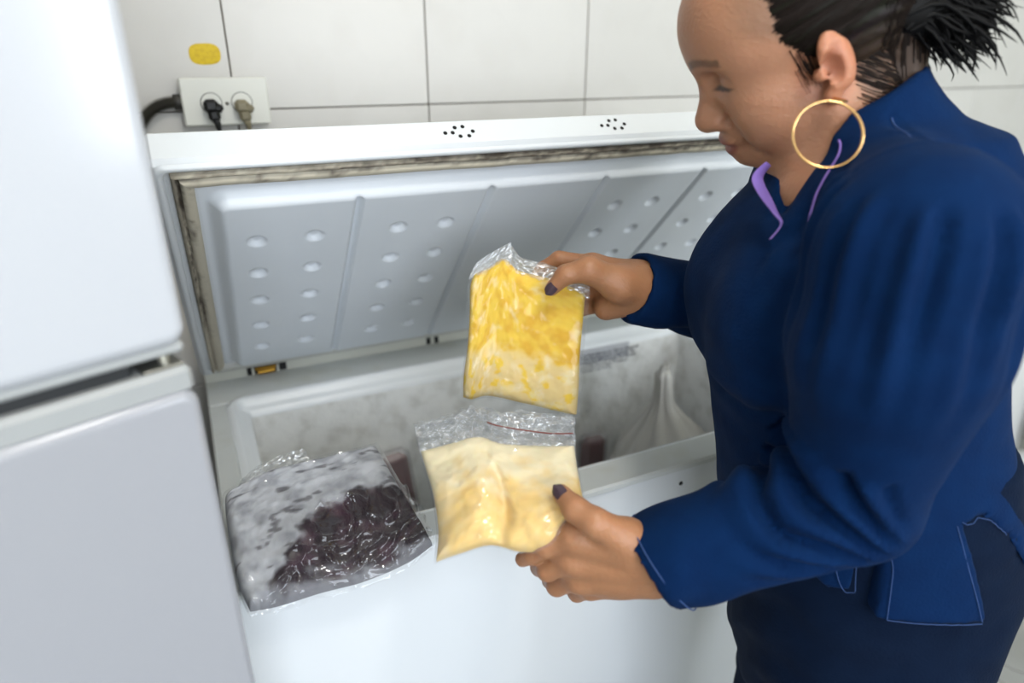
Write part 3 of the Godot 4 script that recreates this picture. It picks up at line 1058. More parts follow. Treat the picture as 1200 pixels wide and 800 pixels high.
func hand_right() -> Array:
	var v := Vol.new(V(0.355, 1.03, -0.80), V(0.545, 1.195, -0.635), 0.0026)
	var wr := V(0.495, 1.128, -0.678)
	var thu := [V(0.462, 1.138, -0.672), V(0.421, 1.160, -0.681), V(0.396, 1.154, -0.692), V(0.381, 1.135, -0.700)]
	var ind := [V(0.452, 1.151, -0.722), V(0.418, 1.156, -0.749), V(0.400, 1.142, -0.760), V(0.388, 1.126, -0.763)]
	var mid := [V(0.461, 1.133, -0.731), V(0.426, 1.129, -0.758), V(0.408, 1.112, -0.766), V(0.396, 1.098, -0.768)]
	var rin := [V(0.467, 1.113, -0.728), V(0.436, 1.104, -0.754), V(0.420, 1.090, -0.762), V(0.410, 1.077, -0.764)]
	var pin := [V(0.472, 1.097, -0.718), V(0.447, 1.085, -0.740), V(0.433, 1.073, -0.748), V(0.426, 1.062, -0.750)]
	v.cone(V(0.540, 1.113, -0.680), wr, 0.028, 0.029, 0.012)
	for q in [[ind[0], 0.0135, 0.012], [mid[0], 0.0135, 0.003], [rin[0], 0.013, -0.006], [pin[0], 0.0125, -0.013]]:
		v.cone(wr + V(0, q[2], -0.006), q[0], 0.020, q[1], 0.016)
	# ball of the thumb and heel of the hand face the viewer
	v.cone(wr + V(-0.008, 0.006, 0.006), thu[0], 0.022, 0.022, 0.014)
	v.cone(thu[0], thu[1], 0.0215, 0.0150, 0.012)
	v.cone(wr + V(-0.006, -0.016, 0.002), V(0.462, 1.098, -0.700), 0.018, 0.016, 0.012)
	v.cone(thu[1], ind[0], 0.012, 0.012, 0.014)
	chain(v, [thu[1], thu[2], thu[3]], [0.0150, 0.0120, 0.0088], 0.005)
	chain(v, ind, [0.0125, 0.0105, 0.0092, 0.0078], 0.004)
	chain(v, mid, [0.0125, 0.0108, 0.0094, 0.0080], 0.004)
	chain(v, rin, [0.0120, 0.0104, 0.0090, 0.0076], 0.004)
	chain(v, pin, [0.0112, 0.0094, 0.0082, 0.0070], 0.004)
	var n := v.net()
	relax(n, 1, 0.4)
	return n

func hell(v: Vol, c: Vector3, s: Vector3, k: float, carve := false, rot := Vector3.ZERO) -> void:
	v.ell(hp(c.x, c.y, c.z), head_basis() * Basis.from_euler(rot), s * HS, k, carve)

func hcone(v: Vol, a: Vector3, b: Vector3, ra: float, rb: float, k: float, carve := false) -> void:
	v.cone(hp(a.x, a.y, a.z), hp(b.x, b.y, b.z), ra * HS, rb * HS, k, carve)

func head_net() -> Array:
	var v := Vol.new(H0 - V(0.165, 0.185, 0.165), H0 + V(0.185, 0.19, 0.15), 0.0028)
	head_vol = v
	hell(v, V(-0.012, 0.052, 0), V(0.100, 0.088, 0.076), 0.02)
	hell(v, V(0.042, 0.060, 0), V(0.064, 0.060, 0.066), 0.03)
	hell(v, V(0.036, 0.004, 0), V(0.058, 0.070, 0.058), 0.03)
	for s in [-1.0, 1.0]:
		hcone(v, V(0.012, -0.036, s * 0.050), V(0.068, -0.060, s * 0.014), 0.022, 0.017, 0.022)       # jaw
		hell(v, V(0.055, -0.012, s * 0.040), V(0.034, 0.026, 0.025), 0.02)                          # cheekbone
		hell(v, V(0.050, -0.038, s * 0.038), V(0.032, 0.024, 0.022), 0.02)                          # soft cheek
		hcone(v, V(0.084, 0.044, s * 0.010), V(0.062, 0.046, s * 0.046), 0.012, 0.011, 0.016)        # brow
		hell(v, V(0.096, 0.028, s * 0.032), V(0.015, 0.010, 0.018), 0.012, true)                      # socket
		hell(v, V(0.0745, 0.0265, s * 0.032), V(0.0125, 0.0120, 0.015), 0.006)                         # lidded eye
		hcone(v, V(0.0870, 0.0190, s * 0.021), V(0.0795, 0.0200, s * 0.045), 0.0022, 0.002, 0.004)    # lowered lid edge
		hell(v, V(0.0985, -0.0155, s * 0.0135), V(0.0125, 0.0095, 0.0085), 0.006)                     # nostril wing
		hcone(v, V(0.092, -0.018, s * 0.021), V(0.074, -0.058, s * 0.036), 0.005, 0.004, 0.009, true) # fold beside the mouth
		# ear
		hell(v, V(-0.003, 0.008, s * 0.079), V(0.0175, 0.0295, 0.0085), 0.003, false, V(0, -s * 0.45, -0.12))
		hell(v, V(0.0025, 0.004, s * 0.090), V(0.0095, 0.017, 0.013), 0.003, true, V(0, -s * 0.3, -0.1))
		hell(v, V(-0.005, 0.021, s * 0.092), V(0.0075, 0.0105, 0.0085), 0.003, true, V(0, -s * 0.3, 0.25))
		hell(v, V(0.008, -0.0215, s * 0.0775), V(0.0085, 0.0095, 0.006), 0.005)
		hell(v, V(0.014, 0.001, s * 0.076), V(0.005, 0.007, 0.006), 0.004)
	hcone(v, V(0.0850, 0.030, 0), V(0.1090, -0.010, 0), 0.0088, 0.0115, 0.012)
	hell(v, V(0.1085, -0.0145, 0), V(0.0130, 0.0115, 0.0130), 0.006)
	hell(v, V(0.086, -0.034, 0), V(0.013, 0.018, 0.026), 0.014)
	hell(v, V(0.0945, -0.0405, 0), V(0.0125, 0.0068, 0.021), 0.006)
	hell(v, V(0.0920, -0.0525, 0), V(0.0125, 0.0075, 0.019), 0.006)
	hell(v, V(0.1055, -0.0478, 0), V(0.0125, 0.0016, 0.020), 0.003, true)
	hell(v, V(0.082, -0.0655, 0), V(0.0165, 0.0135, 0.020), 0.012)
	hell(v, V(0.042, -0.066, 0), V(0.038, 0.018, 0.036), 0.02)                                      # under the chin
	v.cone(hp(-0.030, -0.030), V(0.622, 1.305, -0.490), 0.052, 0.058, 0.03)
	v.cone(hp(-0.005, -0.06), V(0.580, 1.270, -0.490), 0.036, 0.055, 0.03)
	var n := v.net()
	relax(n, 1, 0.35)
	return n

func skin_color(p: Vector3) -> Color:
	var base := Color(0.36, 0.165, 0.080)
	var q := hloc(p)
	if p.y > 1.22 and q.y > -0.12:
		var c := base.lerp(Color(0.42, 0.21, 0.125), 0.6)
		# lips
		var lip := 1.0 - smoothstep(0.75, 1.05, V((q.x - 0.100) / 0.019, (q.y + 0.0468) / 0.0135, q.z / 0.023).length())
		c = c.lerp(Color(0.22, 0.060, 0.050), lip * 0.85)
		# brows: thin and brown
		for s in [-1.0, 1.0]:
			var bz: float = q.z * s
			var by := 0.0485 + 0.004 * sin(clampf((bz - 0.012) / 0.036, 0, 1) * PI)
			if bz > 0.010 and bz < 0.052 and q.x > 0.045:
				c = c.lerp(Color(0.10, 0.055, 0.035), 0.75 * (1.0 - smoothstep(0.0025, 0.0055, absf(q.y - by))))
			# brown lid and lash line
			if q.x > 0.05:
				var e := V((q.x - 0.084) / 0.02, (q.y - 0.0190) / 0.0028, (bz - 0.033) / 0.017).length()
				c = c.lerp(Color(0.035, 0.022, 0.018), 0.9 * (1.0 - smoothstep(0.7, 1.15, e)))
		var stub := smoothstep(-0.012, -0.032, q.x) * smoothstep(-0.075, -0.045, q.y)
		c = c.lerp(Color(0.085, 0.052, 0.034), 0.72 * stub)
		c = c.lerp(Color(0.16, 0.09, 0.055), 0.6 * smoothstep(0.035, 0.055, q.y - 0.55 * maxf(0.0, q.x - 0.03)) * smoothstep(0.075, 0.045, q.x) * smoothstep(0.03, 0.05, absf(q.z)))
		# redder ear and nose
		var con := 1.0 - smoothstep(0.6, 1.1, V((q.x - 0.000) / 0.011, (q.y - 0.010) / 0.020, (absf(q.z) - 0.080) / 0.010).length())
		c = c.lerp(Color(0.26, 0.085, 0.045), con * 0.6)
		var ear := 1.0 - smoothstep(0.03, 0.045, V(q.x, q.y, (absf(q.z) - 0.08) * 1.5).length())
		c = c.lerp(Color(0.44, 0.16, 0.085), ear * 0.6)
		return c
	return base

func body_rest() -> Array:
	# the rest of the figure under the clothes
	var v := Vol.new(V(0.30, 0.0, -0.80), V(0.90, 1.36, -0.20), 0.013)
	v.trunk(torso_rings(-0.032), FB, LB, 0.03)
	v.cone(V(0.622, 1.29, -0.48), V(0.628, 1.32, -0.48), 0.07, 0.06, 0.03)
	v.cone(V(0.560, 1.300, -0.500), V(0.545, 1.250, -0.492), 0.020, 0.016, 0.03)
	chain(v, [SH_L, EL_L, CUFF_L], [0.048, 0.033, 0.026], 0.03)
	chain(v, [SH_R, EL_R, CUFF_R], [0.048, 0.033, 0.026], 0.03)
	for s in [-1.0, 1.0]:
		var hip: Vector3 = V(0.666, 0.76, -0.419) + LB * 0.075 * s
		chain(v, [hip, V(0.660, 0.42, -0.40) + LB * 0.085 * s + FB * 0.02, V(0.665, 0.07, -0.40) + LB * 0.09 * s - FB * 0.02], [0.072, 0.055, 0.036], 0.03)
	return v.net()

func build_woman() -> void:
	var w := thing("person", "woman in navy tunic and hoop earring bending over the freezer, a bag in each hand", "person", V(0.66, 0.0, -0.42))
	var off := -w.position
	var skin := mat(Color(1, 1, 1), 0.48)
	skin.vertex_color_use_as_albedo = true
	skin.subsurf_scatter_enabled = true
	skin.subsurf_scatter_strength = 0.15
	bump(skin, noise_tex(0.05, 61, [], 256, 3), 0.05)
	tri(skin, 14.0)
	var net := joined([body_rest(), head_net(), hand_left(), hand_right()])
	var vs: PackedVector3Array = net[0]
	var cols := PackedColorArray()
	for i in vs.size():
		cols.append(skin_color(vs[i]))
		vs[i] += off
	part("body", indexed(vs, net[1], cols), skin, w)
	# thumb nails with dark polish
	var nail_m := mat(Color(0.27, 0.21, 0.245), 0.22)
	nail(w, V(0.275, 1.012, -0.476) + off, (V(0.275, 1.012, -0.476) - V(0.278, 1.007, -0.454)).normalized(), V(-0.42, 0.50, 0.75), nail_m)
	nail(w, V(0.381, 1.135, -0.700) + off, (V(0.381, 1.135, -0.700) - V(0.396, 1.154, -0.692)).normalized(), V(-0.50, 0.35, 0.80), nail_m)
	build_clothes(w, off)
	build_hair(w, off)
	# hoop earring hanging from the left lobe
	var gold := mat(Color(0.94, 0.76, 0.52), 0.22, 1.0)
	var lobe := hp(0.010, -0.026, 0.092)
	var c := lobe + V(-0.0215, -0.0215, -0.004) + LB * 0.032
	var pts := []
	var ax := V(0.74, 0.0, 0.67).normalized()
	var ay := (Vector3.UP - LB * 0.32).normalized()
	for k in 41:
		var a := k / 40.0 * TAU
		pts.append(c + (ax * sin(a) + ay * cos(a)) * 0.0275 + off)
	var wire := tube(curve_pts([hp(0.010, -0.022, 0.080) + off, lobe + LB * 0.016 + V(0, 0.004, 0) + off, c + ay * 0.0275 + off], 8), [0.0011], 8)
	part("ear_wire", wire, gold, w)
	part("earring", tube(pts, [0.0013], 10, false), gold, w, "large gold hoop earring")

func nail(w: Node3D, tip: Vector3, dir: Vector3, up: Vector3, m: Material) -> void:
	up = (up - dir * up.dot(dir)).normalized()
	var side := dir.cross(up)
	var rows := []
	for j in 7:
		var t := j / 6.0
		var row := PackedVector3Array()
		var wd := 0.0068 * sqrt(maxf(0.0, 1.0 - pow(absf(t - 0.35) / 0.68, 2.5)))
		for k in 9:
			var s := (k / 8.0 * 2 - 1)
			row.append(tip + dir * (-0.0080 + 0.0155 * t) + side * s * wd + up * (0.0104 - 0.0030 * s * s - 0.0022 * t * t))
		rows.append(row)
	var st := sheet(rows)
	part("thumbnail", st, m, w, "dark polished thumbnail")

# folds added on top of the smooth cloth: returns how far a point moves along its normal
func tunic_fold(p: Vector3, nz: FastNoiseLite) -> float:
	var d := nz.get_noise_3dv(p) * 0.0022
	# gathers falling from the left shoulder seam
	var ax := (EL_L - SH_L).normalized()
	var q := p - SH_L
	var t := q.dot(ax)
	var r := q - ax * t
	if r.length() < 0.13 and t > -0.06 and t < 0.3:
		var u := FB
		var wv := ax.cross(u)
		var a := atan2(r.dot(u), r.dot(wv))
		var near := smoothstep(-0.052, -0.034, t) * (1.0 - smoothstep(-0.01, 0.15, t))
		d += near * 0.0062 * (sin(a * 13.0 + 2.0 * nz.get_noise_1d(t * 0.4)) * 0.6 + sin(a * 22.0 + 1.3) * 0.4)
	if p.y > 1.235 and p.y < 1.37:
		var near2 := 1.0
		for g in grooves:
			near2 = minf(near2, (g as Vector3).distance_squared_to(p))
		d -= 0.0042 * exp(-near2 / (0.0045 * 0.0045)) - 0.0016 * exp(-near2 / (0.013 * 0.013))
	# creases in the crook of the elbow and along the forearm
	var fx := (CUFF_L - EL_L).normalized()
	var g := p - EL_L
	var s := g.dot(fx)
	var e := g - fx * s
	if e.length() < 0.085 and s > -0.07 and s < 0.21:
		var up := (ax * -1.0 - fx * (-ax).dot(fx)).normalized()
		var side := fx.cross(up)
		var ca := e.dot(up)
		var cs := e.dot(side)
		# creases fan out from the inside of the elbow
		var fan := atan2(s + 0.035, ca + 0.085)
		var ph := fan * 34.0 + 4.5 * nz.get_noise_3d(p.x * 0.55, p.y * 0.55, p.z * 0.55)
		var amt := smoothstep(-0.03, 0.01, s) * (1.0 - smoothstep(0.055, 0.135, s)) * smoothstep(-0.040, 0.012, ca)
		var wave := sin(ph)
		d += amt * 0.0105 * (wave - 0.35 * wave * wave)
		d += 0.0016 * smoothstep(0.05, 0.1, s) * sin(s * 75.0 + ca * 60.0 + 5.0 * nz.get_noise_3d(p.x * 0.4, p.y * 0.4, p.z * 0.4))
	var bq := p - V(0.645, 0, -0.466)
	var bu := bq.dot(FB)
	if bu > 0.05 and bq.dot(LB) < 0.135:
		var yy := p.y - (1.075 - 0.10 * (bu - 0.12) + 0.012 * nz.get_noise_1d(bu * 2.0))
		d += smoothstep(0.05, 0.10, bu) * (-0.0050 * exp(-pow(yy / 0.009, 2)) + 0.0035 * exp(-pow((yy - 0.022) / 0.014, 2)))
	return d

func hem_field(p: Vector3) -> float:
	# negative where the tunic is cut away at the bottom
	var q := p - V(0.670, 0, -0.425)
	var u := q.dot(FB)
	var w := q.dot(LB)
	var keep := 0.0   # positive inside kept cloth
	if w > 0.02:
		var t := clampf((p.y - 0.885) / 0.115, 0, 1)
		var flap := minf(minf(p.y - 0.882, 0.066 - u), u - lerpf(-0.046, 0.000, t))
		var front := minf(p.y - (0.900 + maxf(0.0, u - 0.105) * 0.75 + maxf(0.0, 0.105 - u) * 0.35), u - 0.086)
		var over := p.y - 0.985
		var arc := 1.004 - 0.30 * maxf(0.0, 0.004 - u) - 6.0 * pow(maxf(0.0, 0.0 - u), 2)
		var back := minf(p.y - arc, 0.004 - u)
		keep = maxf(maxf(flap, front), maxf(over if u > -0.02 else p.y - 1.01, back))
	else:
		keep = p.y - (0.90 if u > 0.0 else 0.915)
	return keep

func build_clothes(w: Node3D, off: Vector3) -> void:
	var navy := mat(Color(0.015, 0.135, 0.285), 0.9, 0.0, 0.2)
	navy.albedo_texture = noise_tex(0.02, 31, [[0.0, Color(0.84, 0.85, 0.88)], [1.0, Color(1, 1, 1)]], 256, 5)
	tri(navy, 5.0)
	bump(navy, noise_tex(0.22, 33, [], 256, 2), 0.05)
	navy.rim_enabled = true
	navy.rim = 0.08
	var trouser := navy.duplicate()
	trouser.albedo_color = Color(0.028, 0.088, 0.172)
	var stitch := mat(Color(0.16, 0.27, 0.46), 0.8)
	# --- tunic
	var v := Vol.new(V(0.300, 0.84, -0.79), V(0.88, 1.40, -0.20), 0.0055)
	v.trunk(torso_rings(0.0), FB, LB, 0.03)
	for s in [-1.0, 1.0]:
		v.ell(V(0.640, 1.150, -0.475) + FB * 0.082 + LB * s * 0.065, Basis(FB, Vector3.UP, LB), V(0.088, 0.085, 0.078), 0.05)
	# shoulders and sleeves
	v.cone(V(0.618, 1.298, -0.478), SH_L, 0.046, 0.068, 0.04)
	v.cone(V(0.640, 1.315, -0.515), SH_R, 0.052, 0.068, 0.05)
	v.cone(SH_L, SH_L.lerp(EL_L, 0.35), 0.070, 0.077, 0.03)
	v.cone(SH_L.lerp(EL_L, 0.35), EL_L, 0.077, 0.057, 0.02)
	v.cone(EL_L, CUFF_L + (CUFF_L - EL_L).normalized() * 0.06, 0.057, 0.045, 0.012)
	v.cone(SH_R, EL_R, 0.070, 0.058, 0.03)
	v.cone(EL_R, CUFF_R + (CUFF_R - EL_R).normalized() * 0.03, 0.057, 0.042, 0.012)
	var dl := (CUFF_L - EL_L).normalized()
	var dr := (CUFF_R - EL_R).normalized()
	v.cut(CUFF_L, (dl + V(-0.10, -0.38, 0.0)).normalized(), 0.10)
	v.cut(CUFF_R, dr, 0.07)
	v.cone(CUFF_L - dl * 0.025, CUFF_L + dl * 0.08, 0.034, 0.042, 0.003, true)
	v.cone(CUFF_R - dr * 0.035, CUFF_R + dr * 0.08, 0.033, 0.039, 0.003, true)
	v.cone(V(0.606, 1.330, -0.494), V(0.668, 1.258, -0.456), 0.058, 0.092, 0.04)
	v.cone(V(0.630, 1.285, -0.486), V(0.600, 1.400, -0.506), 0.070, 0.056, 0.03)
	v.cut(V(0.527, 1.342, -0.445), V(-0.42, 0.85, -0.31).normalized(), 0.13)
	# neck opening and V slit
	v.cone(hp(-0.030, -0.030), V(0.616, 1.312, -0.492), 0.0545, 0.058, 0.006, true)
	v.cone(V(0.535, 1.345, -0.495), V(0.505, 1.290, -0.480), 0.036, 0.010, 0.006, true)
	for k in 10:
		var t := k / 9.0
		v.cone(along(VN, t), along(VF, t), lerpf(0.0175, 0.0045, t), lerpf(0.0175, 0.0045, t), 0.003, true)
	# hem with flaps and side slits
	hem_cut(v)
	grooves = []
	for line in SEAMS:
		for q in curve_pts(line, 36):
			grooves.append(settle(v, q, 0.0))
	var net := v.net()
	relax(net, 2, 0.5)
	var nz := FastNoiseLite.new()
	nz.seed = 12
	nz.frequency = 9.0
	nz.fractal_octaves = 3
	var vs: PackedVector3Array = net[0]
	var ns := smooth_normals(vs, net[1])
	for i in vs.size():
		vs[i] += ns[i] * tunic_fold(vs[i], nz) + off
	part("tunic", indexed(vs, net[1]), navy, w, "long-sleeved navy tunic with gathered shoulders")
	# --- trousers
	var t := Vol.new(V(0.44, 0.02, -0.66), V(0.88, 1.03, -0.20), 0.0085)
	var rings := []
	for q in [[V(0.650, 0.655, -0.408), 0.115], [V(0.659, 0.713, -0.414), 0.136], [V(0.666, 0.774, -0.419), 0.150], [V(0.673, 0.834, -0.425), 0.157], [V(0.674, 0.893, -0.433), 0.161], [V(0.664, 0.960, -0.445), 0.155], [V(0.655, 1.02, -0.457), 0.150]]:
		rings.append([q[0], q[1], q[1], 0.152])
	t.trunk(rings, FB, LB, 0.03)
	for s in [-1.0, 1.0]:
		var hip: Vector3 = V(0.662, 0.74, -0.417) + LB * 0.072 * s
		chain(t, [hip, V(0.655, 0.42, -0.40) + LB * 0.082 * s + FB * 0.015, V(0.660, 0.09, -0.40) + LB * 0.09 * s - FB * 0.02], [0.094, 0.078, 0.068], 0.02)
		t.cone(V(0.660, 0.09, -0.40) + LB * 0.09 * s - FB * 0.02, V(0.660, 0.02, -0.40) + LB * 0.09 * s - FB * 0.02, 0.068, 0.068, 0.01)
	t.cut(V(0.66, 0.05, -0.41), V(0, -1, 0), 0.3)
	var tn := t.net()
	relax(tn, 2, 0.5)
	var tv: PackedVector3Array = tn[0]
	var tns := smooth_normals(tv, tn[1])
	for i in tv.size():
		var p := tv[i]
		tv[i] += tns[i] * (nz.get_noise_3dv(p) * 0.004 + 0.0028 * sin((p.x * 0.9 + p.y * 1.1 - p.z * 0.5) * 95.0 + 4.0 * nz.get_noise_3dv(p * 0.6)) * smoothstep(0.06, 0.15, (p - V(0.66, 0, -0.42)).dot(FB))) + off
	part("trousers", indexed(tv, tn[1]), trouser, w, "dark navy trousers")
	# shoes
	for s in [-1.0, 1.0]:
		var sv := Vol.new(V(0.66, 0.0, -0.40) + LB * 0.09 * s - V(0.22, 0.01, 0.20), V(0.66, 0.12, -0.40) + LB * 0.09 * s + V(0.16, 0, 0.16), 0.007)
		var a: Vector3 = V(0.67, 0.036, -0.40) + LB * 0.09 * s - FB * 0.03
		sv.cone(a, a + FB * 0.15 - V(0, 0.006, 0), 0.038, 0.034, 0.01)
		sv.cone(a, a + V(0, 0.05, 0), 0.038, 0.045, 0.02)
		sv.cut(V(a.x, 0.001, a.z), V(0, -1, 0), 0.3)
		var sn := sv.net()
		var svs: PackedVector3Array = sn[0]
		for i in svs.size():
			svs[i] += off
		part("shoe", indexed(svs, sn[1]), mat(Color(0.08, 0.08, 0.09), 0.5), w)
	# --- seams, stitches, collar, placket; each line settles onto the cloth
	for line in SEAMS:
		var pts := []
		for p in curve_pts(line, 30):
			pts.append(settle(v, p, -0.0020) + off)
		part("seam", tube(pts, [0.0009], 6), stitch, w)
	# stitching round the near cuff
	var cn := (dl + V(-0.10, -0.38, 0.0)).normalized()
	var cu := (Vector3.UP - cn * cn.y).normalized()
	var cw := cn.cross(cu)
	var ring := []
	for k in 41:
		var a := k / 40.0 * TAU
		ring.append(settle(v, CUFF_L - cn * 0.012 + (cu * cos(a) + cw * sin(a)) * 0.052, 0.0006) + off)
	part("stitching", tube(ring, [0.0007], 5, false), stitch, w)
	# pale stitching along the edges of the two hem flaps
	for line in [[[0.061, 0.980], [0.061, 0.93], [0.060, 0.889]], [[0.060, 0.889], [0.01, 0.888], [-0.040, 0.887]], [[-0.040, 0.889], [-0.022, 0.94], [-0.002, 0.996]], [[0.092, 0.978], [0.091, 0.94], [0.094, 0.912]], [[0.094, 0.910], [0.108, 0.910], [0.125, 0.922]], [[-0.008, 1.000], [-0.035, 0.987], [-0.065, 0.966]]]:
		var pts := []
		for q in curve_pts([V(line[0][0], line[0][1], 0), V(line[1][0], line[1][1], 0), V(line[2][0], line[2][1], 0)], 24):
			pts.append(settle(v, V(0.670, q.y, -0.425) + FB * q.x + LB * 0.175, 0.0008) + off)
		part("stitching", tube(pts, [0.00045], 5), stitch, w)
	# lavender facing of the neck opening
	var lav := mat(Color(0.50, 0.40, 0.72), 0.7)
	var edge := []
	for p in curve_pts([V(0.516, 1.340, -0.449), V(0.511, 1.321, -0.443), V(0.497, 1.295, -0.443), V(0.476, 1.270, -0.442)], 30):
		edge.append(settle(v, p, 0.0022) + off)
	part("neck_facing", tube(edge, [0.0011], 6), lav, w, "thin lavender edge of the neck opening")
	var fo := curve_pts([V(0.505, 1.305, -0.504), V(0.489, 1.296, -0.501), V(0.483, 1.288, -0.495), V(0.480, 1.277, -0.479), V(0.478, 1.266, -0.459), V(0.476, 1.259, -0.447), V(0.464, 1.247, -0.446)], 30)
	var fi := curve_pts([V(0.516, 1.300, -0.508), V(0.504, 1.291, -0.504), V(0.500, 1.284, -0.496), V(0.496, 1.275, -0.482), V(0.487, 1.265, -0.462), V(0.479, 1.259, -0.448), V(0.466, 1.247, -0.446)], 30)
	var rows := []
	for k in 31:
		var a: Vector3 = fo[k] + off
		var b: Vector3 = fi[k] + off
		var nn := V(-0.35, 0.25, 0.9).normalized() * 0.0012
		rows.append(PackedVector3Array([a - nn, a + nn, a.lerp(b, 0.5) + nn * 2.0, b + nn, b - nn]))
	part("turned_facing", sheet(rows, true, true, true), lav, w, "lavender facing turned out at the far side of the neck")

func hem_cut(v: Vol) -> void:
	var r := v._range(V(0.44, 0.83, -0.68), V(0.89, 1.03, -0.19))
	for z in range(r[4], r[5] + 1):
		for y in range(r[2], r[3] + 1):
			var i := r[0] + v.nx * (y + v.ny * z)
			for x in range(r[0], r[1] + 1):
				if v.f[i] < 0.05:
					var p := v.o + Vector3(x, y, z) * v.h
					# leave the forearm sleeve alone
					var ab := CUFF_L - EL_L
					var t := clampf((p - EL_L).dot(ab) / ab.length_squared(), -0.2, 1.0)
					if (p - EL_L - ab * t).length() > 0.07:
						v.f[i] = maxf(v.f[i], -hem_field(p))
				i += 1

func sample(v: Vol, p: Vector3) -> float:
	var q := (p - v.o) / v.h
	var x := clampi(int(q.x), 0, v.nx - 2)
	var y := clampi(int(q.y), 0, v.ny - 2)
	var z := clampi(int(q.z), 0, v.nz - 2)
	var t := q - V(x, y, z)
	var i := x + v.nx * (y + v.ny * z)
	var s := v.nx
	var l := v.nx * v.ny
	var a := lerpf(lerpf(v.f[i], v.f[i + 1], t.x), lerpf(v.f[i + s], v.f[i + s + 1], t.x), t.y)
	var b := lerpf(lerpf(v.f[i + l], v.f[i + l + 1], t.x), lerpf(v.f[i + l + s], v.f[i + l + s + 1], t.x), t.y)
	return lerpf(a, b, t.z)

func grad(v: Vol, p: Vector3) -> Vector3:
	var e := v.h
	return V(sample(v, p + V(e, 0, 0)) - sample(v, p - V(e, 0, 0)), sample(v, p + V(0, e, 0)) - sample(v, p - V(0, e, 0)), sample(v, p + V(0, 0, e)) - sample(v, p - V(0, 0, e))).normalized()

func settle(v: Vol, p: Vector3, lift: float) -> Vector3:
	for k in 24:
		var d := sample(v, p)
		if d > 0.9:
			# outside the band: walk along her right side until the cloth is met
			p -= LB * 0.004
			continue
		p -= grad(v, p) * clampf(d - lift, -0.01, 0.01) * 0.8
	return p

func stitch_line(w: Node3D, v: Vol, off: Vector3, line: Array, m: Material, move := Vector3.ZERO) -> void:
	var pts := []
	for p in curve_pts(line, 30):
		pts.append(settle(v, p + move, 0.0004) + off)
	part("stitching", tube(pts, [0.0007], 5), m, w)

